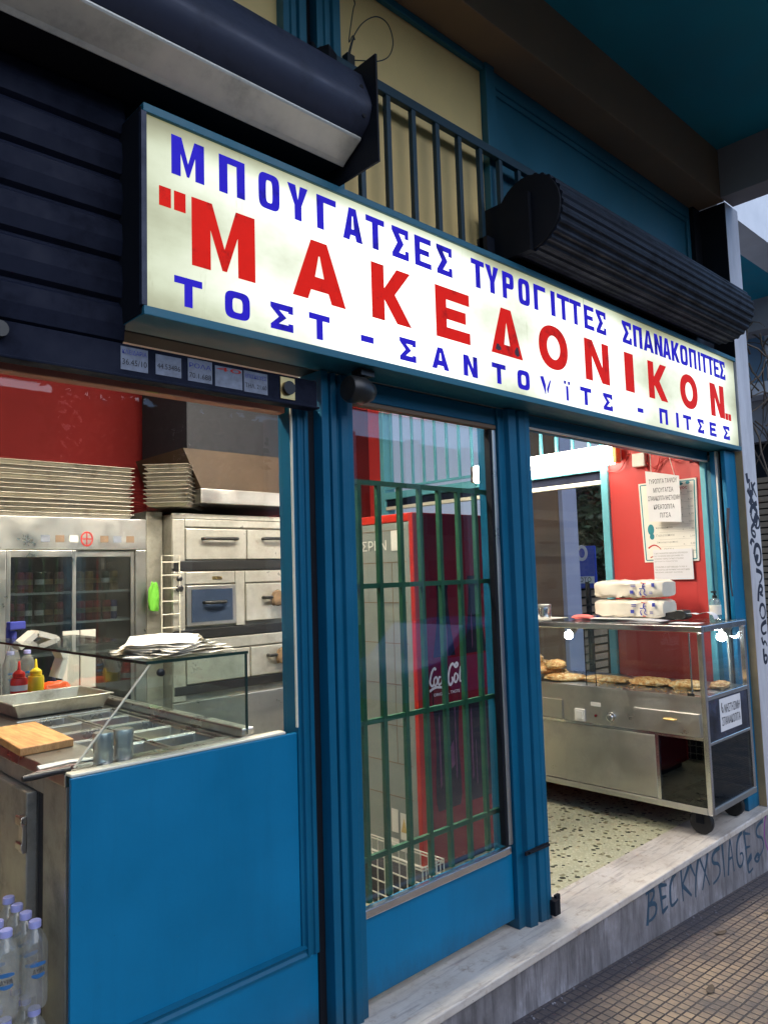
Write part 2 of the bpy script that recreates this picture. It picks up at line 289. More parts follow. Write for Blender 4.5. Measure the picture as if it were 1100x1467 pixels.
# ------------------------------------------------------------------ mesh builder
ORG = {}
class MB:
    def __init__(s): s.v = []; s.f = []
    def add(s, vs, fs):
        o = len(s.v); s.v += [tuple(p) for p in vs]; s.f += [tuple(i + o for i in f) for f in fs]; return s
    def box(s, x0, x1, y0, y1, z0, z1):
        vs = [(x, y, z) for z in (z0, z1) for y in (y0, y1) for x in (x0, x1)]
        return s.add(vs, [(0, 2, 3, 1), (4, 5, 7, 6), (0, 1, 5, 4), (2, 6, 7, 3), (0, 4, 6, 2), (1, 3, 7, 5)])
    def rbox(s, c, size, rz=0, rx=0, ry=0):
        m = Matrix.Translation(c) @ Matrix.Rotation(rz, 4, 'Z') @ Matrix.Rotation(ry, 4, 'Y') @ Matrix.Rotation(rx, 4, 'X')
        t = MB().box(-size[0] / 2, size[0] / 2, -size[1] / 2, size[1] / 2, -size[2] / 2, size[2] / 2)
        return s.add([m @ Vector(p) for p in t.v], t.f)
    def prism(s, poly, fn, a, b):
        """poly 2-D outline extruded; fn(u, v, w) gives the point"""
        ar = sum(p[0] * q[1] - q[0] * p[1] for p, q in zip(poly, poly[1:] + poly[:1]))
        n = len(poly); vs = [fn(u, v, a) for u, v in poly] + [fn(u, v, b) for u, v in poly]
        fs = [tuple(range(n))[::-1], tuple(range(n, 2 * n))] + [(i, (i + 1) % n, n + (i + 1) % n, n + i) for i in range(n)]
        return s.add(vs, fs)
    def tube(s, pts, r, n=8, flat=None, cap=True):
        pts = [Vector(p) for p in pts]; rs = r if isinstance(r, (list, tuple)) else [r] * len(pts)
        rings = []; up = None
        for i, p in enumerate(pts):
            d = (pts[min(i + 1, len(pts) - 1)] - pts[max(i - 1, 0)]); d = d.normalized() if d.length > 1e-9 else Vector((0, 0, 1))
            if up is None: up = Vector((0, 0, 1)) if abs(d.z) < 0.9 else Vector((1, 0, 0))
            a = d.cross(up).normalized(); b = a.cross(d).normalized(); up = b
            ring = []
            for k in range(n):
                o = (a * cos(2 * pi * k / n) + b * sin(2 * pi * k / n)) * rs[i]
                if flat: nn = Vector(flat[0]); o = o - nn * (o.dot(nn)) * (1 - flat[1])
                ring.append(p + o)
            rings.append(ring)
        vs = [v for r_ in rings for v in r_]; fs = []
        for i in range(len(pts) - 1):
            for k in range(n):
                k2 = (k + 1) % n; fs.append((i * n + k, i * n + k2, (i + 1) * n + k2, (i + 1) * n + k))
        if cap: fs += [tuple(range(n))[::-1], tuple(range((len(pts) - 1) * n, len(pts) * n))]
        return s.add(vs, fs)
    def lathe(s, prof, c, n=16, axis='z'):
        vs = []; fs = []
        for r, z in prof:
            for k in range(n):
                a = 2 * pi * k / n; x, y = r * cos(a), r * sin(a)
                vs.append({'z': (c[0] + x, c[1] + y, c[2] + z), 'x': (c[0] + z, c[1] + x, c[2] + y), 'y': (c[0] + x, c[1] + z, c[2] + y)}[axis])
        for i in range(len(prof) - 1):
            for k in range(n):
                k2 = (k + 1) % n; fs.append((i * n + k, i * n + k2, (i + 1) * n + k2, (i + 1) * n + k))
        fs += [tuple(range(n))[::-1], tuple(range((len(prof) - 1) * n, len(prof) * n))]
        return s.add(vs, fs)
    def text(s, txt, fn, size=None, width=None, height=None, align='L', off=0.0, w=0.0006):
        """flat lettering; fn(u, v, w) maps text plane to the world"""
        vs, fs = textmesh(txt, off)
        if not vs: return s
        x0 = min(p[0] for p in vs); x1 = max(p[0] for p in vs); y0 = min(p[1] for p in vs); y1 = max(p[1] for p in vs)
        kx = ky = 1
        if height: ky = height / (y1 - y0); kx = ky
        if width: kx = width / (x1 - x0); ky = ky if height else kx
        ww = (x1 - x0) * kx; sh = {'L': 0, 'C': -ww / 2, 'R': -ww}[align]
        return s.add([fn((p[0] - x0) * kx + sh, (p[1] - y0) * ky, w) for p in vs], fs)
    def build(s, name, mat, parent=None, org=None, smooth=None, bevel=0.0, seg=2):
        o0 = Vector(org) if org is not None else (ORG.get(parent.name, Vector((0, 0, 0))) if parent else Vector((0, 0, 0)))
        me = bpy.data.meshes.new(name); me.from_pydata([Vector(p) - o0 for p in s.v], [], s.f)
        import bmesh
        bm = bmesh.new(); bm.from_mesh(me); bmesh.ops.recalc_face_normals(bm, faces=bm.faces); bm.to_mesh(me); bm.free()
        me.materials.append(mat)
        ob = bpy.data.objects.new(name, me); COL.objects.link(ob)
        if parent: ob.parent = parent
        else: ob.location = o0
        ORG[ob.name] = o0
        if smooth is not None:
            for p in me.polygons: p.use_smooth = True
            try: me.set_sharp_from_angle(angle=radians(smooth))
            except Exception: pass
        if bevel:
            b = ob.modifiers.new('bevel', 'BEVEL'); b.width = bevel; b.segments = seg; b.limit_method = 'ANGLE'; b.angle_limit = radians(40)
        return ob
_tc = {}
def textmesh(txt, off):
    key = (txt, off)
    if key not in _tc:
        cu = bpy.data.curves.new('tmp', 'FONT'); cu.body = txt; cu.offset = off; cu.resolution_u = 3
        ob = bpy.data.objects.new('tmp', cu); COL.objects.link(ob)
        dg = bpy.context.evaluated_depsgraph_get(); dg.update()
        me = bpy.data.meshes.new_from_object(ob.evaluated_get(dg))
        _tc[key] = ([tuple(v.co) for v in me.vertices], [tuple(p.vertices) for p in me.polygons])
        bpy.data.objects.remove(ob); bpy.data.curves.remove(cu); bpy.data.meshes.remove(me)
    return _tc[key]
def outline_mesh(polys):
    """filled 2-D shape with holes from outlines"""
    cu = bpy.data.curves.new('tmp', 'CURVE'); cu.dimensions = '2D'; cu.fill_mode = 'BOTH'; cu.extrude = 0.0012
    for P in polys:
        sp = cu.splines.new('POLY'); sp.points.add(len(P) - 1); sp.use_cyclic_u = True
        for p, q in zip(sp.points, P): p.co = (q[0], q[1], 0, 1)
    ob = bpy.data.objects.new('tmp', cu); COL.objects.link(ob)
    dg = bpy.context.evaluated_depsgraph_get(); dg.update()
    me = bpy.data.meshes.new_from_object(ob.evaluated_get(dg))
    r = ([tuple(v.co) for v in me.vertices], [tuple(p.vertices) for p in me.polygons])
    bpy.data.objects.remove(ob); bpy.data.curves.remove(cu); bpy.data.meshes.remove(me); return r
def tag(o, label, cat, group=None, kind=None):
    if label: o['label'] = label
    if cat: o['category'] = cat
    if group: o['group'] = group
    if kind: o['kind'] = kind
    return o
def thing(name, label, cat, loc, group=None):
    o = bpy.data.objects.new(name, None); o.empty_display_size = 0.1; o.location = loc; COL.objects.link(o); ORG[o.name] = Vector(loc)
    return tag(o, label, cat, group)
def struct(o): o['kind'] = 'structure'; return o
def copy_tree(o, loc, label=None, rz=None):
    def cp(a, par):
        c = a.copy(); COL.objects.link(c)
        if par is not None: c.parent = par
        for ch in KIDS.get(a.name, []): cp(ch, c)
        return c
    r = cp(o, None); r.location = loc
    if label: r['label'] = label
    if rz is not None: r.rotation_euler.z = rz
    return r
KIDS = {}
def kids(o):
    for ch in o.children_recursive:
        KIDS.setdefault(ch.parent.name, []).append(ch)
    return o
XZ = lambda y: (lambda u, v, w: (u, y - w, v))          # a sheet facing the street; w outwards
def onx(x): return lambda u, v, w: (x - w, u, v)         # a sheet facing -x; u is y

# ------------------------------------------------------------------ ground
def gz(x):
    if x < 0.3: x = 0.3
    if x > 9: x = 9
    return -0.198 - 0.0634 * (x - 2.3)
def sheet(name, x0, x1, y0, y1, dz, mat, nx=80):
    mb = MB(); xs = [x0 + (x1 - x0) * i / nx for i in range(nx + 1)]
    xs = sorted(set(xs + [0.3, 9.0])); xs = [x for x in xs if x0 <= x <= x1]
    for a, b in zip(xs, xs[1:]): mb.add([(a, y0, gz(a) + dz), (b, y0, gz(b) + dz), (b, y1, gz(b) + dz), (a, y1, gz(a) + dz)], [(0, 1, 2, 3)])
    return struct(mb.build(name, mat))
sheet('road', -400, 400, -400, 400, -0.14, m_road, 20)
sheet('pavement', -40, 40, -3.4, 1.82, 0, m_pave, 40)
sheet('side_pavement', 4.95, 40, 1.82, 14, -0.004, m_pave, 20)
mb = MB()
xs = [-40, 0.3, 9, 40]
for a, b in zip(xs, xs[1:]):
    mb.add([(a, -3.55, gz(a) - .2), (b, -3.55, gz(b) - .2), (b, -3.55, gz(b) + .006), (a, -3.55, gz(a) + .006), (a, -3.4, gz(a) - .2), (b, -3.4, gz(b) - .2), (b, -3.4, gz(b) + .006), (a, -3.4, gz(a) + .006)],
           [(0, 1, 2, 3), (4, 7, 6, 5), (3, 2, 6, 7)])
struct(mb.build('kerb', m_riser))

# ------------------------------------------------------------------ shop building
bld = thing('shop_building', 'corner snack shop with blue painted front, red inner walls and cream panels above its sign', 'building', (2.6, 3.5, 0))
MB().box(-2.2, 4.60, 2.045, 5.03, -0.30, -0.004).build('floor', m_terr, bld)
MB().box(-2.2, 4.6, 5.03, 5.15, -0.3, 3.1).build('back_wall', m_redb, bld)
MB().box(-2.3, -2.2, 1.95, 5.15, -0.3, 3.1).build('side_wall', m_roof, bld)
# right hand wall: red pier, low wall below window, pier at back, strip over transom
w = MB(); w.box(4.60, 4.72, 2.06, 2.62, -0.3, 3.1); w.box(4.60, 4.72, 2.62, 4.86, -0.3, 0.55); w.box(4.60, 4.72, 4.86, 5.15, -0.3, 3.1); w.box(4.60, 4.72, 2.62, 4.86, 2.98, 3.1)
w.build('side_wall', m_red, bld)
MB().box(-2.3, 4.72, 2.101, 5.15, 3.1, 3.3).build('ceiling', m_roof, bld)
# side window with aqua frame, shutter lip, transom bars
fr = MB(); fr.box(4.575, 4.70, 2.62, 2.672, 0.551, 2.98); fr.box(4.575, 4.70, 4.81, 4.86, 0.551, 2.98)
fr.box(4.57, 4.70, 2.672, 4.81, 2.105, 2.165); fr.box(4.57, 4.70, 2.672, 4.81, 0.551, 0.61); fr.box(4.58, 4.70, 2.672, 4.81, 2.93, 2.98)
fwin = fr.build('window', m_aqua, bld, bevel=0.004)
MB().box(4.63, 4.638, 2.672, 4.81, 0.61, 2.03).build('pane', m_glass, fwin)
MB().box(4.63, 4.638, 2.672, 4.81, 2.165, 2.93).build('pane', m_glass, fwin)
MB().box(4.60, 4.66, 2.672, 4.81, 2.04, 2.105).build('shutter_box', m_shut, fwin)
MB().box(4.585, 4.63, 2.672, 4.81, 2.012, 2.042).build('shutter_lip', m_enamel, fwin, bevel=0.004)
y = 2.75
while y < 4.8:
    MB().box(4.592, 4.612, y, y + 0.018, 2.215, 2.93).build('bar', m_aqua, fwin); y += 0.132
MB().box(4.59, 4.614, 2.672, 4.81, 2.195, 2.215).build('rail', m_aqua, fwin)

# stone step
stp = thing('marble_step', 'worn white marble step with graffiti scrawled on its grey riser', 'step', (3.3, 1.9, 0))
MB().box(-1.2, 4.765, 1.785, 2.045, -0.032, 0).build('tread', m_marble, stp, bevel=0.006, seg=3)
MB().box(-1.2, 4.765, 1.803, 2.045, -0.75, -0.033).build('riser', m_riser, stp)
def strokes(mb, lines, fn, r, flatn):
    for i, L in enumerate(lines):
        P = [Vector(fn(u, v, 0)) for u, v in L]; rr = r * (0.8 + 0.55 * abs(sin(i * 2.7 + L[0][0] * 31)))
        if len(P) > 2:                                  # smooth the polyline
            Q = [P[0]]
            for a, b, c in zip(P, P[1:], P[2:]):
                for t in (0.25, 0.5, 0.75, 1.0):
                    p0 = (a + b) / 2 if a != P[0] else a; p2 = (b + c) / 2 if c != P[-1] else c
                    Q.append(p0 * (1 - t) ** 2 + b * 2 * t * (1 - t) + p2 * t * t)
            P = Q
        mb.tube(P, [rr * (1.25 - 0.6 * q / max(1, len(P) - 1)) for q in range(len(P))], 6, flat=(flatn, 0.06 + 0.01 * (i % 7)))
gr = MB()
def gw(x0, z0, w, h, L): return [[(x0 + a * w, z0 + b * h) for a, b in l] for l in L]
B_ = [[(0.1, -.1), (0.3, .5), (0.35, 1)], [(0.1, .95), (0.75, 1.0), (0.75, .62), (0.25, .52)], [(.25, .52), (.95, .5), (0.8, -.05), (.15, 0.0)]]
E_ = [[(0.2, 1), (0.3, .5), (0.35, 0)], [(0.34, .02), (0.9, .10)], [(0.1, .95), (0.9, .8)], [(0.2, .5), (0.8, .45)]]
C_ = [[(0.8, 1), (0.2, .9), (0.1, .2), (0.3, 0), (0.9, .15)]]
K_ = [[(0.2, 1), (0.25, 0)], [(0.85, .95), (0.25, .5)], [(.25, .5), (0.95, 0)]]
Y_ = [[(0.0, 1), (0.4, .55)], [(0.8, 1), (0.4, .55), (0.35, -.1)]]
X_ = [[(0, 1), (0.8, 0)], [(0.8, 1), (0.1, 0)]]
S_ = [[(0.9, .95), (0.2, .95), (0.1, .6), (0.8, .5), (0.8, .05), (0.1, 0)]]
I_ = [[(0.4, 1), (0.5, 0)]]
A_ = [[(0.1, 0), (0.45, 1), (0.6, 1), (0.8, 0)], [(0.2, .45), (0.75, .45)]]
G_ = [[(0.9, 1), (0.3, .95), (0.1, .3), (0.4, 0), (0.85, .1), (0.85, .45), (0.5, .4)]]
for k, (x, w, L) in enumerate([(3.27, .12, B_), (3.395, .10, E_), (3.50, .10, C_), (3.61, .13, K_), (3.735, .12, Y_), (3.845, .12, X_), (3.97, .13, S_), (4.09, .07, I_), (4.16, .11, A_), (4.275, .12, G_), (4.385, .12, E_), (4.56, .14, S_)]):
    z0 = -0.175 - 0.006 * k; h = 0.135 + 0.005 * k
    strokes(gr, gw(x, z0, w, h, L), XZ(1.803), 0.0085, (0, 1, 0))
strokes(gr, gw(4.42, -.29, .09, .09, C_) + gw(4.53, -.27, .08, .06, [[(0, .5), (.5, 1), (1, .5), (.5, 0), (0, .5)]]), XZ(1.803), 0.008, (0, 1, 0))
gr.build('graffiti', m_graft, stp)
gp = MB(); strokes(gp, [[(4.74, -.03), (4.70, -.09), (4.69, -.18), (4.74, -.25)]], XZ(1.803), 0.007, (0, 1, 0)); gp.build('graffiti', m_grafp, stp)

# blue front: left window frame, low panel, jamb, glazed fixed leaf, post, head beam
def flute(x0, x1, yf, yb, steps):
    P = [(x0, yb)]
    P += [(x0 + (x1 - x0) * u, yf + d) for u, d in steps]
    return P + [(x1, yb)]
Zp = lambda u, v, w: (u, v, w)
sh = [(0, 0), (.20, 0), (.22, .020), (.30, .022), (.32, .008), (.45, .004), (.47, .018), (.58, .02), (.62, .006), (.80, 0.002), (.83, .012), (1, .012)]
MB().prism(flute(1.558, 1.705, 1.93, 2.06, sh), Zp, 0.0, 2.135).build('door_jamb', m_bluew, bld, bevel=0.002)
sh2 = [(0, .03), (.22, .03), (.25, .006), (.48, 0), (.52, .014), (.60, .016), (.63, .002), (.82, 0), (.84, -.004), (1, -.004)]
post = MB().prism(flute(2.525, 2.705, 1.915, 2.06, sh2), Zp, 0.0, 2.135).build('door_post', m_bluew, bld, bevel=0.002)
b = MB(); b.rbox((2.71, 1.905, 0.045), (0.04, 0.04, 0.06)); b.rbox((2.735, 1.905, 0.075), (0.03, 0.015, 0.025)); b.build('floor_bolt', m_dark, post, bevel=0.003)
b = MB(); b.rbox((2.62, 1.912, 0.30), (0.16, 0.008, 0.016)); b.tube([(2.56, 1.906, .30), (2.70, 1.906, .297)], 0.006); b.build('latch', m_dark, post, bevel=0.003)
door = MB(); door.box(1.706, 2.524, 1.965, 2.035, 0.036, 0.30); door.build('door_panel', m_blue, bld, bevel=0.004)
MB().box(1.706, 2.524, 1.955, 2.03, 2.062, 2.135).build('door_head', m_bluew, bld, bevel=0.004)
tr = MB(); tr.box(1.708, 2.50, 1.948, 1.972, 0.302, 0.332); tr.build('door_trim', m_chrome, bld, bevel=0.004)
MB().box(2.498, 2.522, 1.955, 1.99, 0.333, 2.042).build('door_trim', m_steel, bld, bevel=0.004)
MB().box(2.4845, 2.4975, 1.962, 1.99, 0.333, 2.042).build('door_trim', m_dark, bld)
MB().box(1.708, 2.522, 1.952, 1.985, 2.043, 2.061).build('door_trim', m_tan, bld, bevel=0.004)
MB().box(1.708, 2.484, 1.985, 1.991, 0.334, 2.042).build('door_pane', m_glassdoor, bld)
MB().box(2.706, 4.599, 1.945, 2.03, 2.082, 2.135).build('head_beam', m_bluew, bld, bevel=0.005)
MB().box(2.706, 4.62, 1.95, 1.965, 2.074, 2.081).build('head_strip', m_plast, bld)
# lining behind the sign
MB().box(-2.2, 4.765, 1.96, 2.05, 2.137, 2.70).build('sign_backing', m_dark, bld)
# left window frame and panel
MB().box(0.755, 1.470, 1.985, 2.0, 0.29, 0.946).build('window_apron', m_blue, bld, bevel=0.003)
MB().box(0.755, 1.530, 1.980, 2.0, -0.02, 0.255).build('window_apron', m_blue, bld, bevel=0.003)
mo = MB(); mo.prism([(1.972, .255), (1.972, .262), (1.979, .270), (1.979, .278), (1.97, .284), (1.985, .292), (2.0, .292), (2.0, .255)], lambda u, v, w: (w, u, v), 0.755, 1.49)
mo.build('apron_moulding', m_bluew, bld)
MB().prism(flute(1.4705, 1.530, 1.968, 2.06, [(0, .012), (.2, .012), (.25, 0), (.42, 0), (.46, .01), (.7, .01), (.75, .002), (1, .002)]), Zp, 0.256, 2.02).build('window_frame', m_bluew, bld, bevel=0.002)
MB().box(1.462, 1.4695, 1.974, 1.984, 0.962, 2.02).build('window_bead', m_enamel, bld, bevel=0.004)
MB().box(-2.2, 1.4695, 2.015, 2.06, 1.990, 2.028).build('window_head', m_headw, bld, bevel=0.004)
MB().box(0.757, 1.430, 1.990, 2.03, 0.9465, 0.955).build('window_ledge', m_enamel, bld, bevel=0.003)
L = [(-2.2, 0.02), (0.748, 0.02), (0.748, 0.9585), (1.4445, 0.9585), (1.4445, 1.989), (-2.2, 1.989)]
MB().prism(L, lambda u, v, w: (u, w, v), 2.002, 2.008).build('window_pane', m_glass, bld)
MB().box(1.5305, 1.5575, 1.975, 2.06, 0, 2.02).build('shutter_guide', m_dark, bld)
# wall over the sign: cream and teal boards in teal frames, posts
MB().box(-2.2, 1.455, 2.0, 2.1, 2.702, 3.735).build('upper_panel', m_yel, bld)
MB().box(-2.2, 1.552, 1.952, 1.999, 2.702, 2.868).build('shutter_backing', m_dark, bld)
MB().box(1.71, 2.575, 2.0, 2.1, 2.702, 3.735).build('upper_panel', m_yel, bld)
MB().box(2.64, 4.665, 2.0, 2.1, 2.702, 3.735).build('upper_panel', m_teal, bld)
ps = [(0, .01), (.25, .01), (.28, 0), (.45, 0), (.5, .015), (.6, .015), (.64, 0), (.95, 0), (1, .01)]
for x0, x1 in ((1.455, 1.552), (1.602, 1.71)): MB().prism(flute(x0, x1, 1.95, 2.1, ps), Zp, 2.702, 3.735).build('upper_post', m_teal, bld, bevel=0.002)
MB().box(1.5525, 1.6015, 2.0, 2.1, 2.702, 3.735).build('upper_post', m_dark, bld)  # not a post: dark fill standing in for the shaded gap
uf = MB(); uf.box(-2.2, 1.4545, 1.975, 1.999, 3.70, 3.734); uf.box(1.7105, 2.576, 1.975, 1.999, 3.70, 3.734); uf.box(2.577, 2.639, 1.965, 2.1, 2.702, 3.734); uf.box(2.6395, 4.664, 1.985, 1.9995, 3.66, 3.734)
uf.box(2.64, 2.675, 1.985, 1.9995, 2.702, 3.659); uf.box(4.62, 4.664, 1.985, 1.9995, 2.702, 3.659); uf.box(2.676, 4.619, 1.992, 1.9995, 3.63, 3.659)
uf.build('upper_frame', m_teal, bld, bevel=0.003)
MB().box(4.666, 4.765, 1.96, 2.1, 2.702, 3.735).build('upper_post', m_dark, bld)
# right jamb of the opening
MB().box(4.60, 4.72, 2.0, 2.0595, -0.001, 2.081).build('side_wall', m_red, bld)
MB().box(4.596, 4.72, 1.966, 1.9995, 0.001, 2.081).build('opening_jamb', m_aqua, bld, bevel=0.004)
MB().box(4.612, 4.72, 1.936, 1.9655, 0.001, 2.081).build('opening_jamb', m_teal, bld)
MB().box(4.600, 4.72, 1.906, 1.9355, 0.001, 2.134).build('opening_jamb', m_blue, bld, bevel=0.004)
MB().box(4.604, 4.72, 1.896, 1.9055, 0.001, 2.134).build('opening_jamb', m_plast, bld)
MB().box(4.640, 4.766, 1.872, 1.8955, 0.001, 2.134).build('opening_jamb', m_dark, bld)
MB().box(4.606, 4.766, 1.846, 1.8715, 0.001, 2.134).build('opening_jamb', m_blue, bld, bevel=0.004)
# arcade
pil = thing('stone_pillar', 'pale marble pillar with dark blue tags sprayed down its front', 'pillar', (4.87, 1.95, -0.4))
MB().box(4.768, 4.968, 1.80, 2.3, -0.75, 3.739).build('shaft', m_pillar, pil, bevel=0.004)
MB().box(4.7655, 4.7679, 1.803, 1.8455, 0.001, 2.136).build('toned_side', m_stone, pil)
MB().box(4.7655, 4.7679, 1.801, 2.09, 2.725, 3.735).build('toned_side', m_dark, pil)  # thin sheet that colours the recessed upper side near black
tg = MB()
o1 = [(0, .5), (.15, .9), (.5, 1), (.85, .9), (1, .5), (.85, .1), (.5, 0), (.15, .1), (0, .5)]
TT = [(.03, 1.90, .05, .10, [[(0, 1), (.3, .2), (.6, .9), (.8, 0)], [(0, .5), (1, .6)]]), (.03, 1.80, .10, .10, [[(.0, 1), (1, 0)], [(.2, .1), (.8, .9)], [(.5, 1), (.5, 0)]]),
      (.05, 1.70, .10, .10, [o1]), (.09, 1.66, .09, .08, [o1, [(.2, 0), (.8, 1)]]), (.04, 1.60, .07, .09, [[(.9, 1), (.1, .8), (.1, .2), (.9, 0), (.9, .5), (.3, .5)]]),
      (.06, 1.43, .11, .13, [o1, [(.1, .3), (.9, .7), (.2, .1)]]), (.07, 1.32, .09, .08, [[(0, 1), (.9, .9), (1, .3), (.4, 0)]]), (.07, 1.21, .09, .10, [[(0, 0), (.2, 1), (.9, .9), (.8, .5), (.1, .5), (.9, .3)]]),
      (.08, 1.10, .09, .09, [o1]), (.08, 1.00, .09, .08, [[(1, 1), (.2, .9), (0, .4), (.4, 0), (.9, .2)]]), (.08, .93, .08, .06, [[(0, 1), (.2, 0), (.6, .8), (1, 0)]]), (.08, .83, .08, .09, [[(.2, 1), (.1, .1), (.6, 0), (.9, .4), (.5, .6), (.1, .4)]])]
TT += [(.09, 1.86, .07, .09, [[(0, 1), (.2, .1)], [(0, .6), (.9, 1)], [(.3, .6), (1, 0)]]), (.10, 1.74, .06, .08, [[(.9, 1), (.1, .9), (.1, .5), (.8, .5), (.8, 0), (.1, .1)]]), (.02, 1.56, .06, .05, [[(0, 0), (.4, 1), (1, .2)]])]
for dx, z, w_, h_, Ls in TT:
    strokes(tg, [[(4.768 + dx * 1.15 + a * w_, z + b_ * h_) for a, b_ in l] for l in Ls], XZ(1.80), 0.0125, (0, 1, 0))
tg.build('graffiti', m_graf, pil)
ts = MB(); strokes(ts, [[(1.845, 1.78), (1.852, 1.7), (1.862, 1.62), (1.852, 1.5), (1.866, 1.35), (1.855, 1.25)]], lambda u, v, w: (4.606, u, v), 0.007, (1, 0, 0)); ts.build('graffiti', m_graf, pil)
tag(MB().box(-8, 4.766, 1.80, 2.098, 3.737, 4.199).build('facade_beam', m_beam, org=(0, 1.95, 3.737), bevel=0.004), 'long brown plaster beam over the cream and teal panels', 'beam')
tag(MB().box(4.700, 4.89, 0.752, 1.799, 3.740, 4.199).build('cross_beam', m_beamgrey, org=(4.8, 0.3, 3.74), bevel=0.004), 'grey beam crossing the arcade ceiling above the marble pillar', 'beam')
tag(MB().box(-8, 4.699, 0.752, 1.799, 4.055, 4.199).build('arcade_ceiling', m_ceil, org=(0, 0, 4.058)), 'smooth teal painted ceiling of the arcade above the shop', 'ceiling', kind='structure')
tag(MB().box(-8, 6.4, 0.55, 0.751, 3.98, 4.2).build('street_beam', m_beamgrey, org=(0, .65, 3.98)), 'beam along the street edge of the arcade ceiling', 'beam')
tag(MB().box(-8, 4.9, 0.55, 5.2, 4.2, 9.5).build('upper_storey', m_white, org=(0, 2, 4.2)), 'white upper storeys of the building above the arcade', 'building')
for x in (6.05, -4.2):
    tag(MB().box(x, x + .3, 0.51, 0.75, -0.9, 3.979).build('street_column', m_pillar, org=(x + .15, .63, -.5), bevel=0.006), 'square marble column at the kerb side of the arcade', 'column', 'columns along the street edge of the arcade')

# ------------------------------------------------------------------ roller shutter over the left window
shu = thing('roller_shutter', 'half raised dark steel roller shutter over the left window with its lower casing coloured as lit by the sign', 'shutter', (0, 1.9, 2.0))
prof = []
z = 2.09
while z < 2.86:
    prof += [(1.945, z), (1.930, z + .010), (1.922, z + .05), (1.928, z + .10), (1.942, z + .110)]; z += 0.118
prof += [(1.958, z), (1.958, 2.085)]
MB().prism([(p[0], p[1]) for p in prof], lambda u, v, w: (w, u, v), -2.2, 0.872).build('slat_curtain', m_shut, shu)
bar = MB().prism([(1.918, 2.0), (1.918, 2.088), (1.955, 2.088), (1.955, 1.992), (1.905, 1.992), (1.905, 2.0)], lambda u, v, w: (w, u, v), -2.2, 1.53).build('bottom_bar', m_shut, shu, bevel=0.003)
MB().prism([(1.795, 2.797), (1.7075, 2.846), (1.7075, 2.851), (1.95, 2.851), (1.95, 2.797)], lambda u, v, w: (w, u, v), -2.2, 1.560).build('casing_floor', m_dark, shu)
cu = MB().prism([(1.79, 2.787), (1.778, 2.797), (1.703, 2.838), (1.698, 2.846), (1.704, 2.852), (1.707, 2.8455), (1.7945, 2.7965), (1.7945, 2.787)], lambda u, v, w: (w, u, v), -2.2, 1.562)
cu.build('casing_lip', m_lip, shu, bevel=0.003)
cu = MB().prism([(1.700, 2.862), (1.672, 2.885), (1.656, 2.925), (1.654, 2.94), (1.662, 2.968), (1.682, 3.02), (1.70, 3.066), (1.715, 3.078), (1.95, 3.10), (1.95, 2.856), (1.706, 2.856)], lambda u, v, w: (w, u, v), -2.2, 1.570)
ca = cu.build('casing', m_case, shu, smooth=35)
MB().box(1.5725, 1.580, 1.634, 1.95, 2.745, 3.105).build('end_plate', m_dark, shu)
for y_, z_, xx in ((1.668, 2.90, 1.545), (1.676, 3.0, 1.545)): MB().lathe([(0.008, 0), (0.007, .006), (0.002, .009)], (xx, y_ - .004, z_), 8, 'y').build('screw', m_dark, ca)
def stk(x0, x1, rows, z0=2.018, z1=2.078, band=None):
    o = MB().box(x0, x1, 1.9165, 1.9178, z0, z1).build('sticker', m_stick, bar)
    if band: MB().box(x0 + .002, x1 - .002, 1.9160, 1.9164, z1 - .022, z1 - .002).build('band', band, o)
    for t_, z_, h_, k in rows:
        mb_ = MB().text(t_, lambda u, v, w: (x0 + .004 + u, 1.9156, z_ + v), width=(x1 - x0) - .008, height=h_); mb_.build('lettering', k, o)
stk(0.857, 0.935, [('36.45/10', 2.030, .016, m_ink), ('ΚΛΕΙΔΑΡΙΑ', 2.060, .012, m_inkblue)], 2.016, 2.080)
stk(0.958, 1.036, [('44.53486', 2.036, .015, m_ink)], 2.018, 2.076)
stk(1.057, 1.136, [('70.1.688', 2.026, .015, m_ink), ('ΡΟΛΑ', 2.056, .014, m_inkblue)], 2.016, 2.082)
stk(1.146, 1.240, [('40', 2.062, .012, m_inkred)], 2.014, 2.076)
stk(1.246, 1.332, [('ΤΗΛ. 21.60', 2.026, .014, m_ink), ('ΕΠΙΣΚΕΥΕΣ', 2.056, .012, m_inkblue)], 2.012, 2.078)
lk = MB().box(1.380, 1.436, 1.914, 1.9178, 2.010, 2.080).build('lock_plate', m_gold, bar); MB().lathe([(0.022, -.012), (0.022, 0)], (1.408, 1.914, 2.045), 20, 'y').build('lock', m_black, lk)
MB().lathe([(0.02, -.02), (0.02, 0)], (0.55, 1.918, 2.06), 16, 'y').build('lock', m_black, bar)

# fluted shutter box over the opening
rsb = thing('fluted_shutter_box', 'dark fluted round shutter housing over the open shop entrance', 'shutter box', (3.5, 1.75, 2.75))
P = []
N = 112
for k in range(N):
    a = 2 * pi * k / N; r = 0.165 + (0.005 if (k % 4) in (0, 1) else -0.002); P.append((1.745 + r * cos(a), 2.918 + r * sin(a)))
MB().prism(P, lambda u, v, w: (w, u, v), 2.535, 4.50).build('housing', m_flute, rsb)
b = MB(); b.lathe([(0.16, 0), (0.16, -.012), (0.05, -.016)], (2.535, 1.745, 2.918), 40, 'x'); b.box(2.50, 2.534, 1.72, 1.955, 2.75, 3.0); b.build('end_bracket', m_dark, rsb)
b = MB(); b.box(2.45, 4.70, 1.90, 1.955, 2.73, 2.86); b.build('curtain', m_flute, rsb)

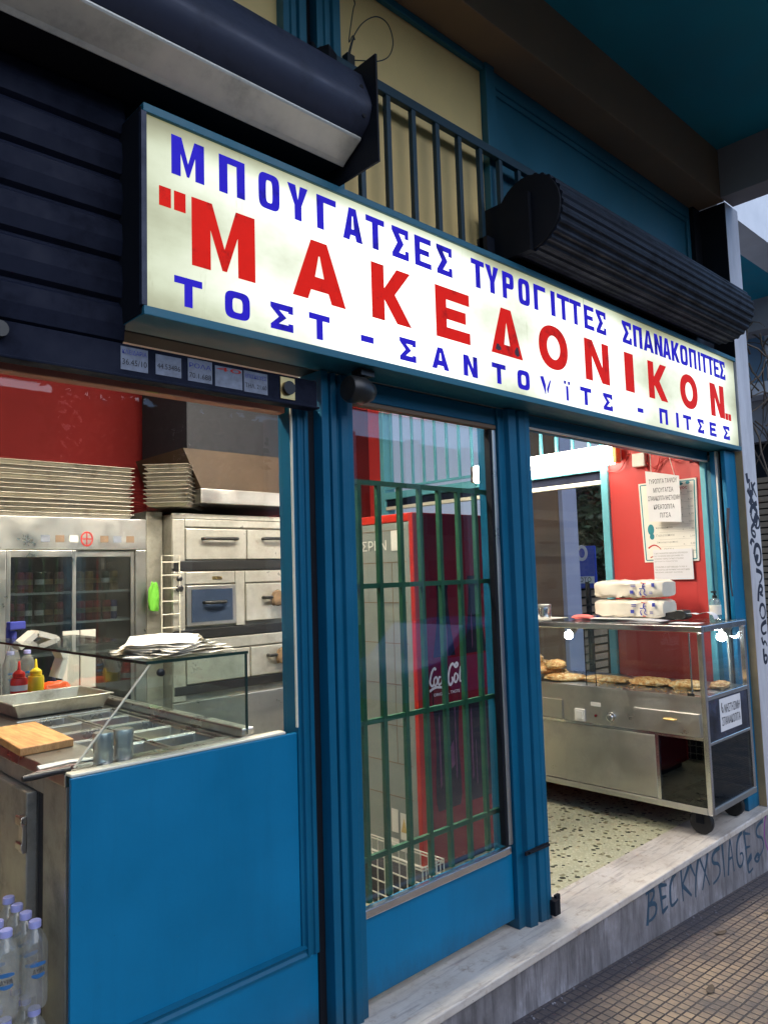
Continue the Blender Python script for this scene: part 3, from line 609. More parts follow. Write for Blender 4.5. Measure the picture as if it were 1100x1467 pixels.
# railing above the sign
m_rail = paint('railing_paint', srgb(16, 52, 66), 0.5, 0.2, 6)
rl = thing('iron_railing', 'teal painted iron railing in front of the cream board above the sign', 'railing', (2.4, 1.93, 2.73))
MB().box(1.583, 3.2, 1.918, 1.945, 3.258, 3.298).build('top_rail', m_rail, rl, bevel=0.003)
x = 1.65 + .138 * 0
for k in range(-1, 9):
    xx = 1.912 + 0.1375 * k - .012
    MB().box(xx, xx + .022, 1.922, 1.942, 2.735, 3.2575).build('bar', m_rail, rl)
MB().box(1.583, 3.2, 1.918, 1.945, 2.705, 2.7345).build('bottom_rail', m_rail, rl)
wc = MB()
def spline(pts, n=6):
    P = [Vector(p) for p in pts]; out = []
    for i in range(len(P) - 1):
        p0 = P[max(i - 1, 0)]; p1 = P[i]; p2 = P[i + 1]; p3 = P[min(i + 2, len(P) - 1)]
        for j in range(n):
            t = j / n; out.append(0.5 * ((2 * p1) + (p2 - p0) * t + (2 * p0 - 5 * p1 + 4 * p2 - p3) * t * t + (-p0 + 3 * p1 - 3 * p2 + p3) * t ** 3))
    return out + [P[-1]]
wc.tube(spline([(1.74, 1.95, 3.36), (1.75, 1.93, 3.42), (1.80, 1.93, 3.50), (1.87, 1.93, 3.56), (1.93, 1.93, 3.56), (1.955, 1.93, 3.50), (1.93, 1.93, 3.43), (1.87, 1.93, 3.38), (1.79, 1.93, 3.345), (1.73, 1.95, 3.33)]), 0.0022, 6)
wc.tube(spline([(1.73, 1.95, 3.30), (1.745, 1.93, 3.40), (1.755, 1.93, 3.41), (1.745, 1.93, 3.42), (1.735, 1.94, 3.40), (1.75, 1.93, 3.52), (1.76, 1.93, 3.56), (1.735, 1.93, 3.60), (1.725, 1.94, 3.66), (1.75, 1.94, 3.7)]), 0.0022, 6)
wc.rbox((1.735, 1.945, 3.325), (0.035, 0.03, 0.04)); tag(wc.build('loose_cable', m_black, org=(1.74, 1.94, 3.33)), 'loop of thin black cable hanging on the cream board above the railing', 'cable')
cl = MB(); cl.rbox((1.575, 1.90, 3.22), (0.06, 0.08, 0.07), 0.4); cl.tube([(1.575, 1.93, 3.25), (1.575, 1.96, 3.32)], 0.012); tag(cl.build('old_lamp_bracket', m_dark, org=(1.575, 1.93, 3.2)), 'small dark bracket wedged between the two teal posts above the shutter casing', 'bracket')

# ------------------------------------------------------------------ sign
sg = thing('shop_sign', 'long lit sign with red and blue Greek lettering along the shop front', 'sign', (2.8, 1.87, 2.14))
c = MB(); c.box(0.868, 4.760, 1.815, 1.955, 2.140, 2.1435); c.box(0.868, 4.760, 1.815, 1.955, 2.716, 2.7195); MB().box(0.8655, 0.872, 1.815, 1.955, 2.1445, 2.715).build('sign_end', m_dark, sg); c.box(4.756, 4.760, 1.815, 1.955, 2.144, 2.7155)
c.build('sign_box', m_teal, sg)
f = MB(); f.box(0.868, 4.760, 1.800, 1.8145, 2.138, 2.163); f.box(0.868, 4.760, 1.800, 1.8145, 2.697, 2.7215); f.build('sign_frame', m_teal, sg, bevel=0.002)
f = MB(); f.box(0.862, 0.877, 1.800, 1.8145, 2.1635, 2.6965); f.build('sign_frame', m_case, sg)
MB().box(0.8775, 4.745, 1.8100, 1.8140, 2.1635, 2.6965).build('sign_face', m_face, sg)
MB().box(3.035, 3.0365, 1.8094, 1.8099, 2.19, 2.6965).build('face_crack', m_inkteal, sg)

def ell(cx, cy, rx, ry, p=2.0, n=40):
    out = []
    for k in range(n):
        a = 2 * pi * k / n; c_, s_ = cos(a), sin(a)
        out.append((cx + rx * math.copysign(abs(c_) ** (2 / p), c_), cy + ry * math.copysign(abs(s_) ** (2 / p), s_)))
    return out
def letter(ch, w, h, t, th, p=4.0):
    if ch == 'Π': return [[(0, 0), (0, h), (w, h), (w, 0), (w - t, 0), (w - t, h - th), (t, h - th), (t, 0)]]
    if ch == 'Γ': return [[(0, 0), (0, h), (w, h), (w, h - th), (t, h - th), (t, 0)]]
    if ch == 'Τ': return [[(w / 2 - t / 2, 0), (w / 2 - t / 2, h - th), (0, h - th), (0, h), (w, h), (w, h - th), (w / 2 + t / 2, h - th), (w / 2 + t / 2, 0)]]
    if ch == 'Ι': return [[(0, 0), (0, h), (w, h), (w, 0)]]
    if ch == 'Ϊ': return [[(w / 2 - t / 2, 0), (w / 2 - t / 2, h * .8), (w / 2 + t / 2, h * .8), (w / 2 + t / 2, 0)], [(0, h * .9), (0, h * 1.08), (w * .3, h * 1.08), (w * .3, h * .9)], [(w * .7, h * .9), (w * .7, h * 1.08), (w, h * 1.08), (w, h * .9)]]
    if ch == 'Ο': return [ell(w / 2, h / 2, w / 2, h / 2, p), ell(w / 2, h / 2, w / 2 - t, h / 2 - th, max(2, p * .9))]
    if ch == 'Υ': return [[(w / 2 - t / 2, 0), (w / 2 - t / 2, .42 * h), (0, h), (t * 1.1, h), (w / 2, .56 * h), (w - t * 1.1, h), (w, h), (w / 2 + t / 2, .42 * h), (w / 2 + t / 2, 0)]]
    if ch == 'Υb': return [[(w * .40, .05 * h), (0, h * .95), (t * .9, h), (w * .42, .55 * h)], [(w * .52, .35 * h), (w - t * .9, .8 * h), (w - t * .4, .92 * h), (w * .58, .12 * h)]]
    if ch == 'Α':
        a = t * 0.55; k = (w / 2 - a) / h; yb = h * .17; yt = yb + th
        xi = lambda yy: t + k * yy * 1.0
        return [[(0, 0), (w / 2 - a, h), (w / 2 + a, h), (w, 0), (w - t, 0), (w - xi(yb), yb), (xi(yb), yb), (t, 0)], [(xi(yt), yt), (w - xi(yt), yt), (w / 2 + .003, h * .76), (w / 2 - .003, h * .76)]]
    if ch == 'Δ':
        a = t * 0.55; k = (w / 2 - a) / h
        return [[(0, 0), (w / 2 - a, h), (w / 2 + a, h), (w, 0)], [(t * 1.15 + k * th, th), (w - t * 1.15 - k * th, th), (w / 2 + .002, h * .70), (w / 2 - .002, h * .70)]]
    if ch == 'Σ': 
        q = t * 1.15
        return [[(0, h), (w, h), (w, .70 * h), (w * .80, .70 * h), (w * .80, h - th), (q * 1.05, h - th), (w * .70, .5 * h), (q * 1.05, th), (w * .80, th), (w * .80, .30 * h), (w, .30 * h), (w, 0), (0, 0), (0, th * .75), (w * .70 - q, .5 * h), (0, h - th * .75)]]
    if ch == 'Ε': return [[(0, 0), (0, h), (w, h), (w, h - th), (t, h - th), (t, h / 2 + th / 2), (w * .88, h / 2 + th / 2), (w * .88, h / 2 - th / 2), (t, h / 2 - th / 2), (t, th), (w, th), (w, 0)]]
    if ch == 'Ρ':
        yb = h * .40; out = [(0, 0), (0, h)] + [(w * .55 + w * .45 * math.copysign(abs(sin(a)) ** .5, sin(a)), (h + yb) / 2 + (h - yb) / 2 * math.copysign(abs(cos(a)) ** .5, cos(a))) for a in [pi * k / 12 for k in range(13)]] + [(t, yb), (t, 0)]
        inn = [(t, yb + th), (t, h - th)] + [(w * .5 + (w * .5 - t) * math.copysign(abs(sin(a)) ** .5, sin(a)), (h + yb) / 2 + ((h - yb) / 2 - th) * math.copysign(abs(cos(a)) ** .5, cos(a))) for a in [pi * k / 10 for k in range(1, 10)]]
        return [out, inn]
    if ch == 'Κ': return [[(0, 0), (0, h), (t, h), (t, .58 * h), (w - t * 1.15, h), (w, h), (w * .58, .52 * h), (w, 0), (w - t * 1.2, 0), (t + (w * .30 - t) * .6, .40 * h), (t, .32 * h), (t, 0)]]
    if ch == 'Ν': return [[(0, 0), (0, h), (t * 1.15, h), (w - t, .36 * h), (w - t, h), (w, h), (w, 0), (w - t * 1.15, 0), (t, .64 * h), (t, 0)]]
    if ch == 'Μ': return [[(0, 0), (0, h), (t * 1.1, h), (w / 2, .36 * h), (w - t * 1.1, h), (w, h), (w, 0), (w - t, 0), (w - t, .62 * h), (w / 2 + t * .12, 0.04 * h), (w / 2 - t * .12, 0.04 * h), (t, .62 * h), (t, 0)]]
    return [[(0, 0), (0, h), (w, h), (w, 0)]]
def row(name, chars, xs, z0, z1, t, th, mat, p):
    mb = MB()
    for ch, (a, b_) in zip(chars, xs):
        w_ = b_ - a; h_ = z1 - z0; tt = min(t, w_ * .34); zz = z0
        if ch == '-': zz, h_ = z0 + (z1 - z0) * .38, (z1 - z0) * .26
        if ch == '"': zz, h_ = z1 - .054, .054
        if ch == ',': zz, h_ = z0 - .002, .040
        vs, fs = outline_mesh(letter(ch, w_, h_, tt, min(th, h_ * .3), p))
        mb.add([(a + v[0], 1.8083 - v[2], zz + v[1]) for v in vs], fs)
    return mb.build(name, mat, sg)
r1 = [(0.953, 1.053), (1.102, 1.188), (1.237, 1.313), (1.345, 1.422), (1.459, 1.538), (1.568, 1.653), (1.671, 1.756), (1.794, 1.875), (1.908, 1.993), (2.025, 2.109), (2.224, 2.302), (2.312, 2.394), (2.421, 2.495), (2.528, 2.606), (2.638, 2.723), (2.765, 2.795), (2.815, 2.909), (2.914, 3.006), (3.033, 3.116), (3.138, 3.224), (3.381, 3.469), (3.491, 3.579), (3.595, 3.698), (3.714, 3.800), (3.805, 3.895), (3.907, 3.998), (4.012, 4.100), (4.122, 4.210), (4.238, 4.264), (4.276, 4.356), (4.362, 4.440), (4.448, 4.522), (4.530, 4.605)]
row('lettering', list('ΜΠΟΥΓΑΤΣΕΣΤΥΡΟΓΙΤΤΕΣΣΠΑΝΑΚΟΠΙΤΤΕΣ'), r1, 2.556, 2.668, 0.027, 0.020, m_lblue, 4.5)
r2 = [(0.916, 0.950), (0.960, 0.994), (1.013, 1.220), (1.357, 1.570), (1.689, 1.877), (2.009, 2.200), (2.330, 2.536), (2.658, 2.877), (3.021, 3.232), (3.385, 3.470), (3.624, 3.827), (3.984, 4.197), (4.370, 4.560), (4.570, 4.604), (4.614, 4.648)]
row('lettering', list('""ΜΑΚΕΔΟΝΙΚΟΝ,,'), r2, 2.312, 2.508, 0.058, 0.044, m_lred, 2.2)
r3 = [(0.959, 1.043), (1.116, 1.199), (1.273, 1.355), (1.418, 1.500), (1.634, 1.690), (1.815, 1.895), (1.979, 2.070), (2.155, 2.236), (2.328, 2.414), (2.494, 2.576), (2.655, 2.745), (2.836, 2.882), (2.966, 3.058), (3.164, 3.245), (3.491, 3.546), (3.722, 3.811), (3.912, 3.938), (3.997, 4.094), (4.175, 4.253), (4.333, 4.420), (4.523, 4.610)]
row('lettering', ['Τ', 'Ο', 'Σ', 'Τ', '-', 'Σ', 'Α', 'Ν', 'Τ', 'Ο', 'Υb', 'Ϊ', 'Τ', 'Σ', '-', 'Π', 'Ι', 'Τ', 'Σ', 'Ε', 'Σ'], r3, 2.188, 2.269, 0.024, 0.019, m_lblue, 4.0)
for cx, cz, rx_, rz_ in ((2.372, 2.338, .017, .014), (2.497, 2.340, .015, .020)):
    MB().add([(cx + rx_ * cos(a) * (1 + .28 * sin(3 * a + cx * 9) + .16 * sin(7 * a)), 1.8066, cz + rz_ * sin(a)) for a in [2 * pi * k / 18 for k in range(18)]], [tuple(range(18))]).build('scorch_mark', m_ldark, sg)
# small floodlight under the sign
fl = thing('floodlight', 'small black round floodlight hanging under the sign by the door jamb', 'light', (1.67, 1.86, 2.135))
MB().lathe([(0.002, -.06), (0.040, -.055), (0.046, -.045), (0.046, .01), (0.03, .05), (0.012, .06)], (1.66, 1.85, 2.062), 24, 'x').build('lamp_head', m_black, fl, smooth=40)
b = MB(); b.rbox((1.685, 1.86, 2.125), (0.06, 0.05, 0.022)); b.tube([(1.68, 1.86, 2.12), (1.672, 1.852, 2.08)], 0.014); b.build('bracket', m_black, fl)

# ------------------------------------------------------------------ glazed leaf: grille, drink fridge, basket
gl = thing('window_grille', 'green painted iron bars behind the glazed door leaf', 'grille', (2.1, 2.03, 0.3))
for xx in (1.795, 1.893, 2.006, 2.115, 2.226, 2.342, 2.450, 2.553):
    if xx < 2.50: MB().box(xx - .009, xx + .009, 2.020, 2.038, 0.31, 1.772).build('bar', m_green, gl)
for zz in (1.772, 1.393, 0.911, 0.446): MB().box(1.710, 2.53, 2.022, 2.036, zz, zz + .018).build('rail', m_green, gl)
fx0, fx1, fy, fy1 = 2.605, 3.215, 2.54, 3.16
fg = thing('drinks_fridge', 'tall red drinks fridge with cola bottles on its door and a grey side', 'fridge', (2.9, 2.85, 0))
MB().box(fx0, fx1, fy + .035, fy1, 0.04, 1.70).build('cabinet', m_grey, fg, bevel=0.006)
t = MB(); t.box(fx0 - .002, fx1 + .002, fy + .034, fy1 + .002, 1.7005, 1.742); t.box(fx0 - .004, fx0 + .03, fy + .006, fy + .0335, 0.05, 1.742); t.build('edge_trim', m_orange, fg, bevel=0.004)
dr = MB().box(fx0 + .031, fx1, fy, fy + .0325, 0.05, 1.742).build('door', m_crim, fg, bevel=0.006)
sm = MB()
for zz in (1.66, 1.50, 1.30, 1.10, .90, .70, .52, .36): sm.box(fx0 - .0015, fx0 + .002, fy + .06, fy1 - .01, zz, zz + .004)
for yy in (fy + .16, fy + .27, fy + .38): sm.box(fx0 - .0012, fx0 + .002, yy, yy + .003, .52, 1.50)
sm.build('panel_seam', m_tan, fg)
MB().text('ΣΡΕΝ  Λ', lambda u, v, w: (fx0 - .003 - w, fy1 - .24 - u, 1.565 + v), height=.05, width=.28).build('lettering', m_plast, fg)
for (ya, yb_, za, zb) in ((2.645, 2.70, 1.56, 1.66), (2.71, 2.755, .19, .30), (2.77, 2.80, .20, .31), (2.645, 2.695, .165, .29), (2.71, 2.80, .125, .16), (2.63, 2.70, .11, .145)):
    st = MB().box(fx0 - .003, fx0 - .0018, ya, yb_, za, zb).build('sticker', m_paper, fg)
    if (ya, za) == (2.645, .165):
        MB().add([(fx0 - .0036, 2.65, .20), (fx0 - .0036, 2.69, .20), (fx0 - .0036, 2.67, .27)], [(0, 1, 2)]).build('warning_sign', m_gold, st)
MB().box(fx0 + .02, fx1 - .02, fy + .05, fy1 - .05, 0.0, 0.0395).build('plinth', m_dark, fg)
# bottles printed on the door: flat artwork in the door's plane
def bottle_outline(cx, z0, s):
    R = [(0.0, .0), (.085, .0), (.10, .05), (.098, .16), (.088, .30), (.092, .42), (.105, .55), (.104, .64), (.088, .78), (.055, .95), (.042, 1.05), (.04, 1.14), (.046, 1.145), (.046, 1.17), (.0, 1.17)]
    return [(cx + r * s, z0 + z * s) for r, z in R] + [(cx - r * s, z0 + z * s) for r, z in R[::-1][1:-1]]
for k, cx in enumerate((2.79, 3.03)):
    q = bottle_outline(cx, .30, .93 if k == 0 else .96)
    b_ = MB().add([(u, fy - .0012 - .0003 * k, v) for u, v in q], [tuple(range(len(q)))]).build('bottle_print', m_cola, dr)
    hi = MB()
    for dx, w_, z0, z1 in ((-.062, .012, .40, .76), (-.03, .006, .36, .60), (.055, .010, .42, .80), (.02, .03, .48, .62), (-.03, .008, 1.05, 1.25), (.015, .01, 1.0, 1.2)):
        hi.add([(cx + dx, fy - .0022 - .0003 * k, z0), (cx + dx + w_, fy - .0022 - .0003 * k, z0 + .02), (cx + dx + w_ * .8, fy - .0022 - .0003 * k, z1), (cx + dx, fy - .0022 - .0003 * k, z1 - .03)], [(0, 1, 2, 3)])
    hi.build('print_highlight', m_colahi, dr)
    MB().box(cx - .093, cx + .093, fy - .0034 - .0003 * k, fy - .0028 - .0003 * k, .80, 1.03).build('print_label', m_crim, dr)
lg = MB()
def curv(pts, r): lg.tube(spline([(2.672 + u * .215, fy - .0042, .885 + v * .095) for u, v in pts], 5), r * 1.3, 6, flat=((0, 1, 0), 0.1))
curv([(.22, .90), (.18, 1.0), (.10, .85), (.04, .55), (.02, .30), (.08, .12), (.16, .2)], .005)
curv([(.22, .55), (.16, .45), (.15, .2), (.2, .12), (.26, .3), (.25, .5), (.21, .55)], .0042)
curv([(.38, .5), (.32, .5), (.29, .25), (.32, .12), (.40, .22)], .0042)
curv([(.50, .5), (.44, .5), (.41, .25), (.44, .12), (.5, .3), (.52, .5), (.50, .15), (.56, .2)], .004)
curv([(.56, .38), (.62, .42)], .004)
curv([(.88, 1.0), (.94, 1.12), (.98, 1.0), (.90, .9), (.80, 1.1), (.70, .9), (.64, .5), (.64, .2), (.70, .02), (.78, .2), (.77, .42)], .0052)
curv([(.92, .58), (.86, .5), (.84, .2), (.90, .12), (.97, .35), (.94, .55)], .0044)
curv([(1.08, .9), (1.04, .5), (1.04, .15), (1.10, .15)], .004); curv([(1.22, .5), (1.14, .5), (1.12, .2), (1.16, .12), (1.22, .35), (1.24, .12)], .004)
curv([(.0, -.12), (.18, .02), (.34, .0), (.5, -.04), (.62, .06)], .005)
lg.text('ORIGINAL TASTE', lambda u, v, w: (2.70 + u, fy - .0045, .845 + v), width=.19, height=.014, off=.01)
lg.build('lettering', m_logo, dr)
bk = thing('wire_basket', 'low white wire basket standing on the floor against the grey side of the drinks fridge', 'basket', (2.36, 2.5, 0))
wb = MB(); bx0, bx1, by0, by1 = 2.29, 2.42, 2.25, 2.80
for zz in (.006, .055, .11, .165, .218, .230): wb.tube([(bx0, by0, zz), (bx1, by0, zz), (bx1, by1, zz), (bx0, by1, zz), (bx0, by0, zz)], .0032, 5)
for k in range(13):
    yy = by0 + (by1 - by0) * k / 12; wb.tube([(bx0, yy, .004), (bx0, yy, .230)], .0028, 5); wb.tube([(bx1, yy, .004), (bx1, yy, .230)], .0028, 5)
for k in range(1, 6):
    xx = bx0 + (bx1 - bx0) * k / 6; wb.tube([(xx, by0, .004), (xx, by0, .230)], .0028, 5); wb.tube([(xx, by1, .004), (xx, by1, .230)], .0028, 5)
wb.build('wire_frame', m_wire, bk)
MB().box(bx0 + .012, bx1 - .012, by0 + .012, by1 - .012, .010, .15).build('basket_liner', m_rubber, bk)

# ------------------------------------------------------------------ display case
x0, x1, y0, y1 = 3.975, 4.562, 1.775, 3.42
dc = thing('display_case', 'stainless steel bakery display case on casters at the open entrance', 'display case', (4.27, 2.6, 0))
p = MB()
for xx in (x0, x1 - .028):
    for yy in (y0, y1 - .028): MB().box(xx, xx + .028, yy, yy + .028, .135, 1.083).build('post', m_chrome, dc, bevel=.003)
t = MB(); t.box(x0 - .004, x0 + .03, y0 - .004, y1, 1.084, 1.118); t.box(x0 + .0305, x1 + .002, y0 - .004, y0 + .03, 1.084, 1.118); t.box(x1 - .03, x1 + .002, y0 + .0305, y1, 1.084, 1.118); t.box(x0 + .0305, x1 - .0305, y1 - .03, y1, 1.084, 1.118)
t.build('top_rim', m_chrome, dc, bevel=.004)
MB().box(x0 + .01, x1 - .01, y0 + .01, y1 - .01, 1.1185, 1.1245).build('top_glass', m_glassc, dc)
MB().box(x0 + .031, x1 - .031, y0 + .031, y1 - .031, 1.096, 1.100).build('top_shelf', m_steelh, dc)
c = MB(); c.box(x0 + .004, x1 - .004, y0 + .029, y1 - .029, .722, .742); c.build('heated_shelf', m_steelh, dc)
MB().box(x0 + .002, x0 + .014, y0 + .029, y1 - .029, .5305, .735).build('control_panel', m_steel, dc, bevel=.002)
MB().box(x0 - .004, x0 + .002, y0 + .029, y1 - .029, .725, .745).build('shelf_lip', m_steel, dc)
b = MB(); b.box(x0, x0 + .026, y0 + .029, y1 - .029, .135, .168); b.box(x0 + .0265, x1, y0 - .001, y0 + .026, .135, .168); b.box(x1 - .026, x1, y0 + .029, y1 - .029, .135, .168); b.build('bottom_rail', m_steel, dc, bevel=.003)
MB().box(x0 + .027, x1 - .027, y0 + .03, y1 - .03, .150, .160).build('base_shelf', m_steelh, dc)
MB().box(x0 + .027, x1 - .027, y0 + .03, 2.06, .33, .338).build('inner_shelf', m_glasst, dc)
b = MB(); b.box(x0 + .001, x0 + .012, y0 + .029, y1 - .029, .515, .530); b.box(x0 + .001, x0 + .020, 2.055, 2.075, .169, .5145); b.build('door_track', m_chrome, dc)
MB().box(x0 + .004, x0 + .018, 2.0755, 2.66, .172, .512).build('sliding_door', m_steel, dc, bevel=.004)
MB().box(x0 + .012, x0 + .026, 2.64, y1 - .03, .172, .512).build('sliding_door', m_steel, dc, bevel=.004)
MB().box(x0 + .006, x0 + .011, y0 + .029, 2.054, .169, .5145).build('dark_pane', m_glassd, dc)
MB().box(x0 + .03, x1 - .03, 2.06, 2.066, .17, .51).build('inner_divider', m_graf, dc)
dw = MB().box(x0 - .007, x0 + .0015, 1.812, 2.19, .536, .654).build('drawer', m_steel, dc, bevel=.003)
hd = MB(); hd.tube([(x0 - .008, 2.01, .612), (x0 - .02, 2.005, .612), (x0 - .02, 1.945, .612), (x0 - .008, 1.94, .612)], .005); hd.build('handle', m_gold, dw)
MB().box(x0 - .005, x0 + .0015, 2.66, 2.92, .536, .650).build('drawer', m_steel, dc, bevel=.003)
sw = MB().box(x0 - .010, x0 + .0015, 2.505, 2.575, .535, .608).build('power_switch', m_plast, dc, bevel=.004)
MB().box(x0 - .014, x0 - .0105, 2.518, 2.562, .548, .596).build('rocker', m_plast, sw, bevel=.003)
kn = MB().lathe([(.030, 0), (.028, -.010), (.018, -.012), (.016, -.024), (.004, -.025)], (x0 + .001, 2.335, .580), 24, 'x').build('thermostat_knob', m_chrome, dc, smooth=40)
MB().lathe([(.008, 0), (.008, -.008), (.003, -.010)], (x0 + .001, 2.435, .578), 14, 'x').build('pilot_light', m_crim, dc)
pl = MB().box(x0 - .0006, x0 + .0014, 2.40, 2.465, .632, .655).build('name_plate', m_paper, dc); 
for k, (ya, yb_, xo) in enumerate(((y0 + .03, 2.49, .008), (2.435, 3.0, .018), (2.95, y1 - .03, .008))): 
    pn = MB().box(x0 + xo, x0 + xo + .004, ya, yb_, .747, 1.078).build('sliding_glass', m_glassc, dc)
    e = MB(); e.box(x0 + xo - .0008, x0 + xo + .0048, ya - .003, ya - .0002, .747, 1.078); e.box(x0 + xo - .0008, x0 + xo + .0048, yb_ + .0002, yb_ + .003, .747, 1.078); e.build('glass_edge', m_dark, pn)
MB().box(x0 + .012, x0 + .02, 1.850, 1.856, .747, 1.078).build('glass_stop', m_chrome, dc)
MB().box(x0 - .004, x0 + .002, 1.835, 1.872, .745, .76).build('finger_pull', m_black, dc)
MB().box(x0 + .029, x1 - .029, y0 + .008, y0 + .013, .746, 1.082).build('end_glass', m_glassc, dc)
MB().box(x0 + .029, x1 - .029, y0 + .006, y0 + .014, .506, .720).build('end_panel', plain('dark_stone', (0.03, 0.035, 0.06, 1), .12, 0, 0.9, 7), dc)
for za, zb in ((.7205, .745), (.488, .5055)): MB().box(x0 + .029, x1 - .029, y0 + .002, y0 + .02, za, zb).build('end_rail', m_chrome, dc, bevel=.003)
MB().box(x0 + .029, x1 - .029, y0 + .008, y0 + .013, .1685, .4875).build('end_pane', m_glassd, dc)
MB().box(x1 - .012, x1 - .006, y0 + .03, y1 - .03, .747, 1.082).build('back_glass', m_glassc, dc)
MB().box(x1 - .012, x1 - .004, y0 + .03, y1 - .03, .17, .72).build('back_panel', m_shut, dc)
for xx in (x0 + .10, x1 - .08):
    for yy in (y0 + .11, y1 - .12):
        w_ = MB().lathe([(.010, -.016), (.058, -.016), (.064, -.010), (.064, .010), (.058, .016), (.010, .016)], (xx, yy, .0645), 24, 'x').build('caster', m_rubber, dc, smooth=40)
        f_ = MB(); f_.box(xx - .024, xx - .019, yy - .02, yy + .02, .06, .132); f_.box(xx + .019, xx + .024, yy - .02, yy + .02, .06, .132); f_.box(xx - .03, xx + .03, yy - .03, yy + .03, .1325, .1345); f_.build('fork', m_dark, w_)
for xx, yy in ((x1 - .10, y0 + .10), (x0 + .2, 2.72)):
    h_ = MB(); h_.tube([(xx + .07, yy - .03, 1.075), (xx + .04, yy - .01, 1.05), (xx + .01, yy, 1.035)], [.008, .02, .026], 14); h_ = h_.build('spot_lamp', m_steeld, dc)
    MB().lathe([(.006, -.028), (.022, -.022), (.028, -.006), (.022, .012), (.008, .018)], (xx - .005, yy, 1.025), 16, 'z').build('bulb', m_bulb, h_, smooth=60)
nt = MB().box(4.146, 4.425, y0 + .0035, y0 + .0055, .538, .712).build('paper_notice', m_paperw, org=(4.285, y0, .54)); tag(nt, 'white handwritten paper notice taped to the dark end panel of the display case', 'notice')
TX = lambda x, y, z: (lambda u, v, w: (x + u, y - w, z + v))
mb = MB(); mb.text('ΝΗΣΤΗΣΙΜΗ', TX(4.205, y0 + .0032, .632), width=.205, height=.045, off=.003); mb.text('ΣΠΑΝΑΚΟΠΙΤΑ', TX(4.165, y0 + .0032, .568), width=.245, height=.045, off=.003)
strokes(mb, [[(4.175, .69), (4.165, .66), (4.185, .63), (4.19, .66), (4.17, .67)]], XZ(y0 + .0034), .004, (0, 1, 0))
mb.build('lettering', m_ink, nt)

def lump(name, parent, org, c, size, rz=0, seed=0, mat=None, amp=.16, fr=3.0, n=20, m=12, flat=0.0):
    mb = MB(); vs = []; fs = []
    for i in range(m + 1):
        th_ = pi * i / m
        for k in range(n):
            a = 2 * pi * k / n
            se = lambda q: math.copysign(abs(q) ** (0.55 if flat else 0.9), q)
            d = Vector((se(cos(a)) * sin(th_) ** .8, se(sin(a)) * sin(th_) ** .8, cos(th_)))
            r = 1 + amp * noise.noise(d * fr + Vector((seed * 3.1, 0, seed))) + amp * .5 * noise.noise(d * fr * 3 + Vector((seed, 5, 0)))
            p = Vector((d.x * size[0] * r, d.y * size[1] * r, max(d.z, -.55) * size[2] * r)); p.rotate(Matrix.Rotation(rz, 3, 'Z')); vs.append(Vector(c) + p)
    for i in range(m):
        for k in range(n):
            k2 = (k + 1) % n; fs.append((i * n + k, (i + 1) * n + k, (i + 1) * n + k2, i * n + k2))
    mb.add(vs, fs)
    if mat is None:                                   # flaky crust standing up from the top
        rq = random.Random(seed)
        for q in range(70):
            a = rq.uniform(0, 6.28); rr = rq.random() ** .5 * .85; u = Vector((cos(a) * rr * size[0], sin(a) * rr * size[1], size[2] * (1 - rr * rr * .55) * 1.0)); u.rotate(Matrix.Rotation(rz, 3, 'Z'))
            mb.rbox(Vector(c) + u, (rq.uniform(.006, .020), rq.uniform(.005, .014), .0022), rq.uniform(0, 3), rq.uniform(-.5, .5), rq.uniform(-.5, .5))
    return mb.build(name, mat or m_pastry, parent, org=org, smooth=60)
ZS = .742
for k, (px, py, sx_, sy_, sz_, rz, lab) in enumerate([
    (4.22, 2.50, .085, .15, .022, .05, 'long flat golden pie on the case shelf nearest the sugared buns'),
    (4.25, 2.22, .085, .125, .026, -.1, 'long flat golden pie in the middle of the case shelf'),
    (4.24, 1.99, .085, .095, .028, .12, 'crumbly golden pie just behind the steel corner post of the case'),
    (4.36, 1.86, .10, .045, .022, .2, 'flaky pie at the street end of the case under the end lamp')]):
    tag(lump('cheese_pie', None, (px, py, ZS), (px, py, ZS + sz_ * .6), (sx_, sy_, sz_), rz, k + 1, amp=.22, flat=1), lab, 'pie', 'pies laid out in the display case')
for k, (px, py, pz, lab) in enumerate([(4.14, 2.74, .0, 'sugar dusted flat pastry at the front of the bun heap in the display case'), (4.22, 2.86, .0, 'round bun at the bottom of the heap in the display case'), (4.12, 2.90, .035, 'golden bun lying across the flat pastry in the display case'),
    (4.18, 2.84, .065, 'bun on top of the heap beside the case glass'), (4.24, 2.98, .05, 'round bun at the far end of the heap'), (4.18, 3.02, .10, 'pale round bun raised highest in the display case')]):
    s_ = (.10, .14, .024) if k == 0 else (.062, .085, .032)
    tag(lump('bun', None, (px, py, ZS + pz), (px, py, ZS + pz + s_[2] * .6), s_, .3 + k * .5, k + 20, amp=.15), lab, 'pastry', 'buns heaped in the display case')
cr = MB()
for k in range(60):
    a, b = random.uniform(4.03, 4.18), random.uniform(1.9, 2.5); cr.rbox((a, b, ZS + .0025), (random.uniform(.003, .009), random.uniform(.003, .008), .004), random.random() * 3)
tag(cr.build('crumbs', m_pastry, org=(4.1, 2.2, ZS)), 'pastry crumbs scattered over the steel shelf of the display case', 'crumbs', kind='stuff')

